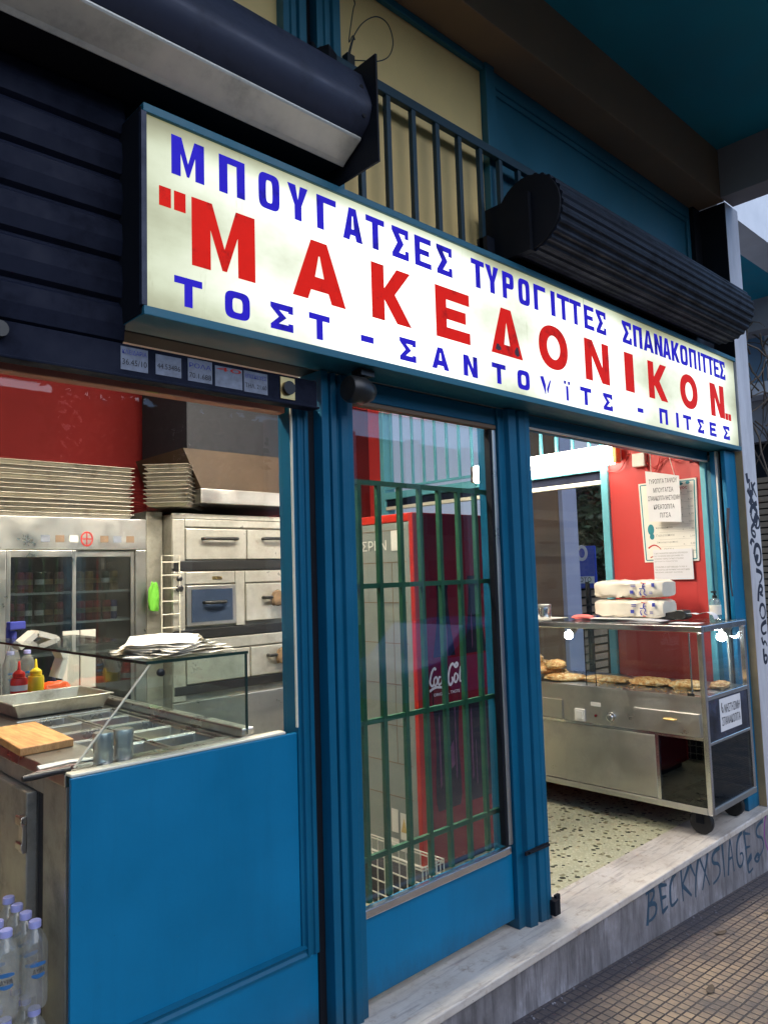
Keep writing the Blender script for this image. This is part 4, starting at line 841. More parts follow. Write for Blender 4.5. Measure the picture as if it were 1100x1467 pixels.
# things on the case
TOP = 1.125
def pack(z, lab, dx=0.0):
    p = thing('napkin_pack', lab, 'napkins', (4.30 + dx, 2.33, z), 'napkin packs on the display case')
    mb = MB(); vs = []; fs = []; n = 40; ys = [2.10 + .45 * i / 18 for i in range(19)]
    for i, yy in enumerate(ys):
        e = min(1, .80 + .2 * min(i, 18 - i) / 2)
        for k in range(n):
            a = 2 * pi * k / n; q = lambda v: math.copysign(abs(v) ** .35, v)
            wr = .010 * noise.noise(Vector((a * 2, yy * 16, z * 7))) + .007 * noise.noise(Vector((a * 6, yy * 40, z)))
            vs.append((4.30 + dx + (q(cos(a)) * .105 + wr) * e, yy, z + .056 + (q(sin(a)) * .052 + wr) * e))
    for i in range(18):
        for k in range(n): k2 = (k + 1) % n; fs.append((i * n + k, (i + 1) * n + k, (i + 1) * n + k2, i * n + k2))
    fs += [tuple(range(n)), tuple(range(18 * n, 19 * n))[::-1]]
    mb.add(vs, fs); mb.build('plastic_wrap', m_plastw, p, smooth=50)
    xf = 4.30 + dx - .1145
    for (u, v, a, b) in ((2.27, .03, .022, .02), (2.135, .07, .018, .022), (2.255, .07, .03, .004), (2.255, .08, .03, .004), (2.15, .03, .02, .003), (2.15, .038, .02, .003)): MB().box(xf, xf + .003, u, u + a, z + v, z + v + b).build('printed_mark', m_inkblue, p)
    pr = MB()
    strokes(pr, [[(2.20, z + .09), (2.215, z + .07), (2.19, z + .05), (2.21, z + .03), (2.185, z + .02)], [(2.23, z + .06), (2.21, z + .055), (2.20, z + .08), (2.19, z + .07)], [(2.22, z + .02), (2.235, z + .04), (2.22, z + .05)]], onx(xf), .003, (1, 0, 0))
    pr.build('printed_mark', m_inkblue, p)
    rd = MB(); strokes(rd, [[(2.22, z + .095), (2.19, z + .088), (2.185, z + .094)], [(2.215, z + .015), (2.195, z + .012)]], onx(xf), .003, (1, 0, 0)); rd.build('printed_mark', m_inkred, p)
m_plastw = plain('cream_wrap', srgb(226, 216, 196), .22)
pack(TOP + .012, 'lower wrapped napkin pack resting on papers on the display case')
pack(TOP + .128, 'upper wrapped napkin pack on top of another on the display case', .005)
mb = MB()
for k in range(5): mb.rbox((4.27 - .004 * k, 2.31 + .01 * k, TOP + .0012 + .0022 * k), (.25, .46 - .02 * k, .0018), .03 * k)
tag(mb.build('paper_sheets', m_paperw, org=(4.27, 2.31, TOP)), 'thin stack of wrapping papers under the napkin packs', 'papers')
tag(lump('pink_cloth', None, (4.16, 2.60, TOP), (4.16, 2.60, TOP + .012), (.03, .075, .018), .1, 3, plain('pink_cloth', srgb(236, 120, 112), .8), .3, 3), 'small pink cloth beside the napkin packs on the display case', 'cloth')
jr = thing('steel_jar', 'small steel jar with a lid on the far end of the display case', 'jar', (4.12, 2.86, TOP))
MB().lathe([(.040, 0), (.042, .004), (.042, .070), (.041, .074)], (4.12, 2.86, TOP + .0005), 28).build('body', m_chrome, jr, smooth=40)
MB().lathe([(.0445, 0), (.0445, .016), (.040, .020), (.002, .0205)], (4.12, 2.86, TOP + .075), 28).build('lid', m_steel, jr, smooth=40)
tag(MB().box(4.05, 4.30, 2.80, 3.10, TOP + .0002, TOP + .0008).build('paper_mat', m_paper, org=(4.2, 2.9, TOP)), 'flat cream paper lying near the steel jar on the display case', 'paper')
ct = thing('card_terminal', 'black card payment terminal with a curl of receipt paper on the display case', 'card terminal', (4.28, 2.06, TOP))
MB().prism([(2.15, .012), (2.155, .030), (2.02, .062), (1.985, .058), (1.975, .020), (2.0, .004)], lambda u, v, w: (w, u, TOP + v), 4.24, 4.32).build('body', m_black, ct, bevel=.004)
mb = MB(); P = [(1.98, .040), (1.95, .042), (1.92, .036), (1.89, .046), (1.86, .050), (1.83, .036), (1.82, .012)]
mb.prism(P + [(u, v + .001) for u, v in P[::-1]], lambda u, v, w: (w, u, TOP + v), 4.25, 4.31); mb.build('receipt', m_paperw, ct, smooth=60)
sb = thing('soap_bottle', 'clear pump bottle of hand gel at the corner of the display case', 'bottle', (4.46, 1.90, TOP))
MB().lathe([(.030, 0), (.032, .004), (.032, .095), (.026, .112), (.012, .120)], (4.46, 1.90, TOP + .0005), 20).build('body', glass('gel_bottle', (.80, .9, .92, 1), .08, .2), sb, smooth=40)
b = MB(); b.lathe([(.013, 0), (.013, .016), (.006, .018), (.006, .034)], (4.46, 1.90, TOP + .121), 14); b.rbox((4.45, 1.90, TOP + .158), (.042, .016, .010)); b.build('pump', m_black, sb)
lb = MB().lathe([(.0325, .025), (.0325, .080)], (4.46, 1.90, TOP), 20).build('label', m_paper, sb, smooth=40)
tag(MB().box(4.02, 4.12, 1.82, 1.98, TOP + .0003, TOP + .0010).build('receipt_slip', m_paperw, org=(4.07, 1.9, TOP)), 'white receipt slip at the street end of the display case top', 'receipt')

# wall behind: menu, hanging sheet, small notice, junction box, lamp
mn = thing('menu_board', 'cream price list board with a teal border hung on the red wall', 'menu', (4.595, 2.21, 1.47))
MB().prism([(2.405, 1.985), (2.020, 1.985), (2.035, 1.470), (2.390, 1.470)], lambda u, v, w: (w, u, v), 4.588, 4.596).build('board', m_paper, mn)
bd = MB()
for a, b in (((2.392, 1.972), (2.033, 1.972)), ((2.033, 1.972), (2.047, 1.483)), ((2.047, 1.483), (2.378, 1.483)), ((2.378, 1.483), (2.392, 1.972))): bd.tube([(4.588, *a), (4.588, *b)], .004, 6, flat=((1, 0, 0), .12))
bd.build('border', m_inkteal, mn)
WX = lambda x, y, z: (lambda u, v, w: (x - w, y - u, z + v))
pt = MB(); rt = MB(); bl_ = MB()
for k, (pr_, zz) in enumerate(zip(('0,80', '4,50', '3,20', '4,20', '3,50', '1,70', '2,50', '3,20', '2,50'), [1.895 - .046 * i for i in range(9)])):
    pt.text('€..', WX(4.5872, 2.125, zz), height=.008, width=.018); pt.text(pr_, WX(4.5872, 2.080, zz), height=.013, width=.03)
for t_, zz, yy, ww in (('Κρεατόπιτα', 1.680, 2.30, .11), ('Γαλατόπιτα', 1.632, 2.30, .12), ('Σπανακοτυρόπιτα', 1.586, 2.30, .14), ('-ΠΙΤΣΑ-', 1.540, 2.26, .08)): pt.text(t_, WX(4.5872, yy, zz), height=.015, width=ww)
for zz in [1.888 - .046 * i for i in range(9)]: pt.add([(4.5874, 2.28, zz - .001), (4.5874, 2.05, zz - .001), (4.5874, 2.05, zz), (4.5874, 2.28, zz)], [(0, 1, 2, 3)])
pt.build('lettering', m_steeld, mn)
rt.text('λογος', WX(4.5872, 2.165, 1.918), width=.085, height=.026, off=.012); strokes(rt, [[(2.36, 1.56), (2.33, 1.585), (2.29, 1.57), (2.275, 1.55)], [(2.35, 1.50), (2.32, 1.51)]], onx(4.588), .004, (1, 0, 0)); rt.build('lettering', m_inkred, mn)
for (yy, zz, a, b) in ((2.125, 1.957, .02, .010), (2.075, 1.960, .014, .010), (2.335, 1.68, .022, .035), (2.33, 1.635, .016, .02)): bl_.add([(4.5871, yy + a * cos(q), zz + b * sin(q)) for q in [2 * pi * k / 16 for k in range(16)]], [tuple(range(16))])
bl_.build('picture', m_inkteal, mn)
hs = thing('hanging_sheet', 'white sheet listing pies in capitals hung on strings from the head beam', 'sheet', (4.50, 2.14, 1.70))
hx = lambda u: 4.50 + (u - 2.14) * .12
SH = lambda u, v, w: (4.50 - w + .02 * (1.9 - v), u, v)
MB().prism([(2.305, 2.052), (2.085, 1.998), (2.090, 1.712), (2.300, 1.728)], SH, .0, .0012).build('sheet', m_paperw, hs)
tx = MB()
for t_, zz, yy, ww in (('ΤΥΡΟΠΙΤΑ ΤΑΨΙΟΥ', 1.965, 2.285, .185), ('ΜΠΟΥΓΑΤΣΑ', 1.908, 2.258, .13), ('ΣΠΑΝΑΚΟΠΙΤΑ ΝΗΣΤΗΣΙΜΗ', 1.858, 2.296, .205), ('ΚΡΕΑΤΟΠΙΤΑ', 1.802, 2.262, .135), ('ΠΙΤΣΑ', 1.748, 2.225, .07)):
    tx.text(t_, lambda u, v, w: SH(yy - u, zz + v - u * .03, .0018), width=ww, height=.030, off=.004)
tx.build('lettering', m_ink, hs)
st = MB(); st.tube([(4.497, 2.265, 2.040), (4.50, 2.268, 2.20), (4.52, 2.27, 2.36)], .002, 5); st.tube([(4.498, 2.115, 2.005), (4.505, 2.16, 2.20), (4.52, 2.19, 2.36)], .002, 5); st.build('string', m_plast, hs)
nn = MB().box(4.580, 4.5812, 2.070, 2.327, 1.357, 1.548).build('consumer_notice', m_paperw, org=(4.58, 2.2, 1.36)); tag(nn, 'small white printed notice overlapping the bottom of the menu board', 'notice')
tx = MB()
for i, (t_, ww) in enumerate((('Ο ΚΑΤΑΝΑΛΩΤΗΣ ΔΕΝ ΕΧΕΙ ΥΠΟΧΡΕΩΣΗ', .22), ('ΝΑ ΠΛΗΡΩΣΕΙ ΕΑΝ ΔΕΝ ΛΑΒΕΙ ΤΟ', .19), ('ΝΟΜΙΜΟ ΠΑΡΑΣΤΑΤΙΚΟ ΣΤΟΙΧΕΙΟ', .19), ('(ΑΠΟΔΕΙΞΗ-ΤΙΜΟΛΟΓΙΟ)', .15), ('', 0), ('CONSUMER IS NOT OBLIGED TO PAY IF', .21), ('THE NOTICE OF PAYMENT HAS NOT BEEN', .225), ('RECEIVED (RECEIPT-INVOICE)', .18))):
    if t_: tx.text(t_, WX(4.5796, 2.318, 1.520 - .0175 * i), width=ww, height=.009)
tx.build('lettering', m_steeld, nn)
jb = MB().box(4.555, 4.599, 2.335, 2.425, 2.095, 2.185).build('junction_box', m_plast, org=(4.58, 2.38, 2.1), bevel=.008); tag(jb, 'square cream junction box high on the red wall by the lamp', 'junction box')
wr = MB()
for P in ([(4.59, 2.46, 2.20), (4.58, 2.52, 2.10), (4.585, 2.60, 2.09), (4.59, 2.66, 2.13)], [(4.58, 2.34, 2.13), (4.57, 2.28, 2.08), (4.58, 2.20, 2.13), (4.57, 2.12, 2.10), (4.58, 2.06, 2.16)], [(4.58, 2.35, 2.10), (4.57, 2.30, 2.04), (4.575, 2.26, 2.08), (4.58, 2.24, 2.15)], [(4.59, 2.50, 2.27), (4.58, 2.60, 2.29), (4.585, 2.70, 2.24)]): wr.tube(spline(P), .0035, 6)
tag(wr.build('cable', m_inkred, org=(4.58, 2.3, 2.1)), 'loose red cables looping along the red wall beside the lamp', 'cable')
lp = thing('fluorescent_lamp', 'bright fluorescent lamp fixed above the side window', 'lamp', (4.56, 3.1, 2.17))
MB().box(4.550, 4.569, 2.50, 3.74, 2.15, 2.245).build('lamp_body', m_plast, lp, bevel=.004)
for zz in (2.232, 2.162): MB().tube([(4.515, 2.53, zz), (4.515, 3.71, zz)], .033, 20).build('tube', m_tubew, lp, smooth=40)
for ya in (2.497, 3.713): MB().box(4.49, 4.5498, ya, ya + .03, 2.135, 2.26).build('end_cap', m_gold, lp, bevel=.004)
for (cx, cy_, lab) in ((1.35, 2.75, 'fluorescent batten under the shop ceiling over the steel counter'), (2.75, 3.0, 'fluorescent batten under the shop ceiling over the drinks fridge')):
    l2 = thing('ceiling_batten', lab, 'lamp', (cx, cy_, 2.9), 'battens under the shop ceiling')
    MB().box(cx - .62, cx + .62, cy_ - .05, cy_ + .05, 2.93, 2.97).build('lamp_body', m_plast, l2)
    for d in (-.03, .03): MB().tube([(cx - .6, cy_ + d, 2.905), (cx + .6, cy_ + d, 2.905)], .016, 12).build('tube', m_tube, l2, smooth=40)

# ------------------------------------------------------------------ counter
H = .948
ct = thing('service_counter', 'stainless steel sandwich counter with sunken food pans behind the blue panel', 'counter', (1.05, 2.8, 0))
b = MB(); b.box(.757, .925, 2.032, 3.60, .915, H); b.box(1.285, 1.36, 2.032, 3.60, .915, H); b.box(.926, 1.284, 2.032, 2.12, .915, H); b.box(.926, 1.284, 2.95, 3.60, .915, H)
b.build('worktop', m_steelh, ct, bevel=.003)
b = MB(); b.box(1.30, 1.345, 2.04, 3.6, H + .001, H + .030); b.build('back_ridge', m_steelh, ct, bevel=.006)
b = MB(); b.box(.775, 1.35, 2.06, 3.59, .10, .70); b.box(.775, .85, 2.06, 3.59, .70, .914); b.build('cabinet', m_steeld, ct)
b = MB(); b.box(.86, 1.35, 2.06, 3.59, .72, .73); b.build('well_floor', m_steeld, ct)
b = MB(); b.box(.762, .774, 2.035, 2.20, .05, .914); b.box(.762, .774, 2.62, 2.70, .05, .914); b.box(.762, .774, 2.2005, 2.6195, .868, .914); b.build('side_frame', m_steeld, ct, bevel=.002)
for ya, yb_ in ((2.275, 2.61), (2.71, 3.3)):
    d = MB().box(.742, .7735, ya, yb_, .18, .862).build('cabinet_door', m_steeld, ct, bevel=.005)
    hh = MB(); hh.box(.728, .7415, ya - .012, ya + .02, .70, .80); hh.box(.722, .728, ya - .02, ya + .03, .71, .73); hh.box(.722, .728, ya - .02, ya + .03, .775, .80); hh.build('handle', m_steelh, d, bevel=.003)
MB().box(.7745, .7748, 2.201, 2.274, .10, .86).build('door_gap', m_dark, ct)
cont = [plain('food_cream', srgb(226, 206, 160), .6, 0, .2, 30), plain('food_red', srgb(150, 50, 40), .5, 0, .4, 30), plain('food_green', srgb(90, 120, 50), .5, 0, .4, 30), m_steelh]
ki = 0
for i in range(5):
    for j in range(2):
        xa = .932 + j * .177; xb = xa + .170; ya = 2.126 + i * .165; yb_ = ya + .158
        P = MB(); dz = .075; zt = H - .006
        o = [(xa, ya), (xb, ya), (xb, yb_), (xa, yb_)]; n_ = [(xa + .012, ya + .012), (xb - .012, ya + .012), (xb - .012, yb_ - .012), (xa + .012, yb_ - .012)]; m_ = [(xa + .02, ya + .02), (xb - .02, ya + .02), (xb - .02, yb_ - .02), (xa + .02, yb_ - .02)]
        vs = [(*q, zt) for q in o] + [(*q, zt) for q in n_] + [(*q, zt - dz) for q in m_] + [(*q, zt - .004) for q in o]
        fs = []
        for k in range(4):
            k2 = (k + 1) % 4; fs += [(k, k2, 4 + k2, 4 + k), (4 + k, 4 + k2, 8 + k2, 8 + k), (k, 12 + k, 12 + k2, k2)]
        fs.append((8, 9, 10, 11)); P.add(vs, fs)
        pn = P.build('food_pan', m_steelh, ct, bevel=.003)
        if ki in (0, 3, 4, 6, 7):
            q = MB(); nn_ = 8; vs = []; fs = []
            for a in range(nn_ + 1):
                for c in range(nn_ + 1):
                    u = xa + .017 + (xb - xa - .034) * a / nn_; v = ya + .017 + (yb_ - ya - .034) * c / nn_; vs.append((u, v, zt - .04 + .02 * noise.noise(Vector((u * 40, v * 40, ki)))))
            for a in range(nn_):
                for c in range(nn_): s0 = a * (nn_ + 1) + c; fs.append((s0, s0 + 1, s0 + nn_ + 2, s0 + nn_ + 1))
            q.add(vs, fs).build('filling', cont[ki % 3], pn, smooth=60)
        ki += 1
# glass sneeze guard
gd = thing('glass_guard', 'clear glass guard with a slanted end pane standing on the steel counter', 'glass guard', (1.15, 2.5, H))
GY = 2.040
ep = MB().prism([(.785, .9585), (1.318, .9585), (1.318, 1.206), (1.000, 1.206)], lambda u, v, w: (u, w, v), GY, GY + .006).build('end_pane', m_glasst, gd)
MB().tube([(.785, GY + .003, .9585), (1.000, GY + .003, 1.206)], .0032, 6).build('pane_edge', m_edgel, ep); MB().tube([(1.3195, GY + .003, .9585), (1.3195, GY + .003, 1.206)], .0042, 6).build('pane_edge', m_edge, ep)
sp = MB().box(.985, 1.322, GY - .004, 3.5, 1.2075, 1.2155).build('top_shelf', m_glasst, gd)
e = MB(); e.box(.985, 1.322, GY - .007, GY - .0045, 1.2072, 1.2158); e.box(.982, .9845, GY - .007, 3.5, 1.2072, 1.2158); e.build('shelf_edge', m_edge, sp)
MB().box(1.314, 1.320, GY + .0065, 3.5, .98, 1.206).build('back_pane', m_glasst, gd)
MB().box(1.0, 1.006, 3.49, 3.5, .95, 1.206).build('far_pane', m_glasst, gd)
MB().lathe([(.011, 0), (.011, -.008), (.004, -.010)], (1.028, GY, 1.180), 16, 'y').build('bolt', m_black, gd)

def canister(x, y, lab):
    c = thing('steel_shaker', lab, 'shaker', (x, y, H + .0005), 'steel shakers on the counter')
    MB().lathe([(.0245, 0), (.026, .003), (.026, .052), (.0255, .056)], (x, y, H + .0006), 24).build('body', m_steel, c, smooth=40)
    MB().lathe([(.0275, 0), (.0275, .022), (.0265, .025), (.026, .027), (.020, .0275), (.002, .027)], (x, y, H + .057), 24).build('lid', m_steel, c, smooth=40)
canister(.878, 2.078, 'steel shaker beside the knives, nearer the counter corner')
canister(.937, 2.080, 'steel shaker between its twin and the food pans')
bdn = MB().prism([(-.165, -.20), (.0, -.20), (.0, .21), (-.165, .21)], lambda u, v, w: (.918 + u * .97 + v * .06, 2.56 + v * 1.0 + u * .1, w), H + .0005, H + .024)
def mk_wood():
    t = NT('chopping_wood'); n = t.noise(t.mapped((26, 2.5, 8)), 2, 8, .7); n2 = t.noise(t.geo(), 7, 6)
    c = t.ramp(n, [(.3, srgb(150, 98, 52)), (.55, srgb(206, 156, 98)), (.75, srgb(228, 188, 132))]); c = t.mix(t.ramp(n2, [(.55, g(0)), (.7, g(.5))]), c, srgb(110, 66, 34))
    t.set(**{'Base Color': c, 'Roughness': .6}); return t.m
tag(bdn.build('chopping_board', mk_wood(), org=(.84, 2.56, H), bevel=.003), 'worn wooden chopping board on the steel counter', 'chopping board')
def knife(x, y, ang, lab, handle, ln):
    k = thing('knife', lab, 'knife', (x, y, H)); d = Vector((cos(ang), sin(ang), 0)); n_ = Vector((-sin(ang), cos(ang), 0)); o = Vector((x, y, H + .004))
    mb = MB(); pts = [(0, -.008), (ln, -.010), (ln + .03, .0), (ln + .02, .010), (0, .010)]
    mb.prism(pts, lambda u, v, w: tuple(o + d * u + n_ * v + Vector((0, 0, w))), .002, .004); mb.build('blade', m_chrome, k)
    mb = MB(); mb.tube([tuple(o + d * u + Vector((0, 0, .005))) for u in (-.12, -.10, -.05, 0.0)], [.007, .010, .008, .008], 8); mb.build('handle', handle, k, smooth=50)
knife(.80, 2.068, .12, 'dark handled knife laid at the counter corner by the shakers', plain('knife_wood', srgb(74, 30, 22), .4), .10)
knife(.775, 2.045, .05, 'black handled tongs blade jutting over the counter corner', m_black, .07)
tg_ = thing('serving_tongs', 'pale serving tongs lying behind the dark handled knife', 'tongs', (.80, 2.1, H))
mb = MB(); mb.tube([(.715, 2.10, H + .012), (.80, 2.115, H + .012), (.86, 2.105, H + .010)], [.006, .007, .010], 8, flat=((0, 0, 1), .6)); mb.tube([(.72, 2.125, H + .012), (.80, 2.13, H + .012), (.86, 2.115, H + .010)], [.006, .006, .009], 8, flat=((0, 0, 1), .6)); mb.build('arm', m_plast, tg_, smooth=50)

def tray_mesh(mb, x, y, z, lx, ly, h, rz=0, fl=.02, lip=.012):
    m = Matrix.Translation((x, y, z)) @ Matrix.Rotation(rz, 4, 'Z')
    def ring(a, b, zz): return [m @ Vector((sx_ * a / 2, sy_ * b / 2, zz)) for sx_, sy_ in ((-1, -1), (1, -1), (1, 1), (-1, 1))]
    rs = [ring(lx - 2 * fl, ly - 2 * fl, 0), ring(lx, ly, h), ring(lx + 2 * lip, ly + 2 * lip, h), ring(lx + 2 * lip, ly + 2 * lip, h - .006), ring(lx + .003, ly + .003, h - .006), ring(lx - 2 * fl + .002, ly - 2 * fl + .002, -.0015)]
    vs = [p for r_ in rs for p in r_]; fs = [(0, 1, 2, 3), (20, 23, 22, 21)]
    for i in range(5):
        for k in range(4): k2 = (k + 1) % 4; fs.append((i * 4 + k, i * 4 + k2, i * 4 + 4 + k2, i * 4 + 4 + k))
    return mb.add(vs, fs)
tag(tray_mesh(MB(), 1.105, 3.13, H + .004, .36, .30, .055, .02).build('oven_tray', m_alu, org=(1.105, 3.13, H), bevel=.006, seg=3), 'deep empty baking tray at the back of the steel counter', 'tray')
def sauce(x, y, c, lab, name):
    b = thing(name, lab, 'sauce bottle', (x, y, H + .0005))
    m_ = plain(name + '_plastic', c, .35)
    MB().lathe([(.030, 0), (.033, .004), (.033, .095), (.030, .105), (.022, .108)], (x, y, H + .001), 20).build('body', m_, b, smooth=40)
    MB().lathe([(.024, 0), (.024, .016), (.016, .024), (.007, .03), (.004, .065), (.002, .067)], (x, y, H + .110), 16).build('nozzle', m_, b, smooth=40)
    return b
kb = sauce(1.075, 3.40, srgb(216, 36, 26), 'red ketchup squeeze bottle with a white label behind the baking tray', 'ketchup_bottle')
MB().lathe([(.0334, .055), (.0334, .078)], (1.075, 3.40, H), 20).build('label', m_paperw, kb, smooth=40)
sauce(1.150, 3.42, srgb(240, 206, 40), 'yellow mustard squeeze bottle behind the baking tray', 'mustard_bottle')
tag(lump('orange_bag', None, (1.235, 3.44, H), (1.235, 3.44, H + .028), (.075, .05, .042), .2, 9, plain('orange_plastic', srgb(232, 92, 40), .3), .35, 3), 'crumpled orange plastic bag beside the mustard bottle', 'bag')
hb = thing('hot_sauce', 'small dark sauce bottle with a red cap by the orange bag', 'sauce bottle', (1.26, 3.53, H))
MB().lathe([(.014, 0), (.014, .06), (.008, .075), (.008, .09)], (1.262, 3.53, H + .001), 14).build('body', m_graf, hb, smooth=40); MB().lathe([(.011, 0), (.011, .03), (.002, .031)], (1.262, 3.53, H + .092), 14).build('cap', m_inkred, hb, smooth=40)
wp = MB()
for k, (u, z_, a, h_) in enumerate(((1.36, .955, .075, .27), (1.44, .955, .07, .27))): wp.rbox((u, 3.585, z_ + h_ / 2), (a, .012, h_), .0)
tag(wp.build('carton_panel', m_paper, org=(1.4, 3.58, H)), 'folded cream carton standing at the back of the counter', 'carton')
# napkins on the guard
def napk(k):
    vs = []; fs = []; N_ = 14
    for i in range(N_ + 1):
        for j in range(N_ + 1):
            u = i / N_ - .5; v = j / N_ - .5; c_, s_ = cos(.1 + .17 * k), sin(.1 + .17 * k); a = .25 - .012 * k
            x_ = 1.150 + (u * c_ - v * s_) * a * 1.15 - .004 * k; y_ = 2.19 + (u * s_ + v * c_) * a + .004 * k
            z_ = 1.217 + .0062 * k + .022 * max(0, .5 - abs(u) - .25 * abs(v)) * k * .5 + .006 * noise.noise(Vector((u * 5, v * 5, k)))
            vs.append((x_, y_, z_ + .004))
    for i in range(N_):
        for j in range(N_): s0 = i * (N_ + 1) + j; fs.append((s0, s0 + 1, s0 + N_ + 2, s0 + N_ + 1))
    return vs, fs
mb = MB()
for k in range(6): mb.add(*napk(k))
mb.rbox((1.045, 2.15, 1.2195), (.14, .05, .004), .15)
tag(mb.build('napkin_stack', m_paper, org=(1.15, 2.19, 1.216), smooth=60), 'loose stack of white napkins on the glass guard shelf', 'napkins')

# water bottles
wm = thing('water_bottle', '', 'water bottle', (0, 0, 0), 'shrink wrapped water bottles beside the counter')
prf = [(.010, 0), (.028, .002), (.031, .012), (.0305, .03), (.0315, .05), (.029, .06), (.0315, .07), (.0295, .085), (.0315, .095), (.0315, .135), (.030, .15), (.024, .168), (.014, .184), (.0115, .190)]
MB().lathe(prf, (0, 0, 0), 18).build('body', m_water, wm, smooth=60)
MB().lathe([(.0295, .0015), (.0300, .012), (.0300, .13), (.0285, .148), (.003, .15)], (0, 0, 0), 14).build('label_film', glass('label_film', (.9, .92, .94, 1), .03, .12), wm, smooth=60) if False else None
MB().lathe([(.0150, .190), (.0150, .2035), (.0140, .2055), (.002, .206)], (0, 0, 0), 18).build('cap', m_bluecap, wm, smooth=40)
lb = MB(); lt = MB()
for (a0, a1, z0_, z1_) in ((-2.2, -1.0, .106, .112), (-2.1, -1.1, .082, .088)):
    n_ = 8; vs = []
    for k in range(n_ + 1):
        a = a0 + (a1 - a0) * k / n_; bow = .004 * sin(pi * k / n_); vs += [(.0322 * cos(a), .0322 * sin(a), z0_ - (bow if z0_ < .1 else 0)), (.0322 * cos(a), .0322 * sin(a), z1_ + (bow if z0_ > .1 else 0))]
    lb.add(vs, [(2 * k, 2 * k + 2, 2 * k + 3, 2 * k + 1) for k in range(n_)])
lb.build('label_print', plain('label_blue', srgb(40, 110, 170), .4), wm)
lt.text('ΑΥΡΑ', lambda u, v, w: (.0324 * cos(-2.0 + u / .0324), .0324 * sin(-2.0 + u / .0324), .090 + v), width=.028, height=.011, off=.01)
lt.build('lettering', m_ink, wm)
kids(wm)
BX = [(.702, 2.05), (.634, 2.05), (.566, 2.05), (.702, 2.118), (.634, 2.118), (.566, 2.118), (.702, 2.186), (.634, 2.186), (.702, 2.254), (.634, 2.254)]
ordn = ['first', 'second', 'third', 'fourth', 'fifth']
first = True
for tier in (1, 0):
    for (x, y) in BX:
        colm = {.702: 'beside the counter', .634: 'in the middle file', .566: 'farthest from the counter'}[x]; rw = ordn[int(round((y - 2.05) / .068))]
        lab = 'water bottle %s, %s from the street, %s tier' % (colm, rw, 'upper' if tier else 'lower')
        zz = .396 - .2085 * (1 - tier)
        if first: wm.location = (x - .010, y, zz); wm['label'] = lab; first = False
        else: copy_tree(wm, (x - .010, y, zz), lab, random.uniform(-.35, .5))
cr = MB(); cr.box(.515, .735, 2.01, 2.30, .0, .012); cr.box(.515, .735, 2.01, 2.022, .0125, .184); cr.box(.515, .527, 2.0225, 2.30, .0125, .184); cr.box(.723, .735, 2.0225, 2.30, .0125, .184); cr.box(.5275, .7225, 2.288, 2.30, .0125, .184); cr.box(.515, .735, 2.01, 2.30, .1842, .1865)
tag(cr.build('drinks_crate', m_graf, org=(.62, 2.15, 0)), 'dark crate under the water bottles beside the counter', 'crate')

# ------------------------------------------------------------------ back of the shop: ovens, hood, glass cabinet, tray stacks
ov = thing('deck_oven', 'three deck cream enamelled baking oven with black handles under the hood', 'oven', (2.75, 4.6, 0))
OY = 4.3
MB().box(2.255, 3.30, OY + .02, 4.98, .02, 1.86).build('body', m_steeld, ov, bevel=.004)
def pnl(a, b, c, d, mat=m_oven, name='front_panel', dep=.0, par=ov): return MB().box(a, b, OY - .002 - dep, OY + .0195, c, d).build(name, mat, par, bevel=.004)
pnl(2.255, 3.30, 1.835, 1.868); pnl(2.342, 3.30, 1.785, 1.832); pnl(2.255, 2.338, 1.52, 1.832)
def od(a, b, c, d, mat=m_oven): return pnl(a, b, c, d, mat, 'oven_door', .012)
def hnd(par, xa, xb, zz):
    mb = MB(); mb.tube([(xa, OY - .015, zz), (xa, OY - .05, zz), (xa + .02, OY - .055, zz), (xb - .02, OY - .055, zz), (xb, OY - .05, zz), (xb, OY - .015, zz)], .011, 8); mb.build('handle', m_black, par, smooth=50)
d = od(2.342, 2.785, 1.575, 1.772); hnd(d, 2.455, 2.695, 1.708)
d = od(2.795, 3.29, 1.575, 1.772); hnd(d, 2.915, 3.13, 1.712)
pnl(2.26, 3.30, 1.505, 1.568, m_black, 'vent_band', .004)
pnl(2.255, 2.338, 1.13, 1.50); pnl(2.342, 2.70, 1.42, 1.497); pnl(2.705, 2.775, 1.14, 1.497); pnl(2.78, 3.30, 1.42, 1.497)
w_ = od(2.345, 2.700, 1.155, 1.41, m_steel)
MB().box(2.375, 2.672, OY - .0175, OY - .0145, 1.18, 1.385).build('oven_window', plain('oven_glass', (.03, .045, .08, 1), .08), w_); hnd(w_, 2.46, 2.60, 1.30)
d = od(2.78, 3.30, 1.165, 1.41)
def rag(par, xx, zz):
    hnd(par, xx - .11, xx + .10, zz)
    lump('rag', par, None, (xx, OY - .058, zz - .02), (.065, .03, .065), 0, 4, plain('brown_rag', srgb(112, 90, 66), .9), .3, 2.5)
rag(d, 3.02, 1.315)
pnl(2.26, 3.30, 1.075, 1.135, m_black, 'vent_band', .004)
pnl(2.255, 2.338, .70, 1.07); pnl(2.342, 3.30, 1.00, 1.07)
d = od(2.342, 2.80, .80, .99); d = od(2.81, 3.30, .80, .99); rag(d, 3.05, .925)
pnl(2.26, 3.30, .735, .79, m_black, 'vent_band', .004)
pnl(2.255, 3.30, .10, .69, m_steel)
for zz, r_ in ((1.395, .022), (1.455, .016), (.985, .02), (1.04, .016)): MB().lathe([(r_, 0), (r_, -.02), (r_ * .6, -.024)], (2.295, OY - .002, zz), 16, 'y').build('control_knob', m_black, ov)
MB().box(2.53, 2.60, OY - .006, OY - .0025, 1.445, 1.465).build('badge', m_gold, ov)
hd_ = thing('extractor_hood', 'sloping extractor hood with a bright steel lip above the oven', 'hood', (2.85, 4.5, 1.94))
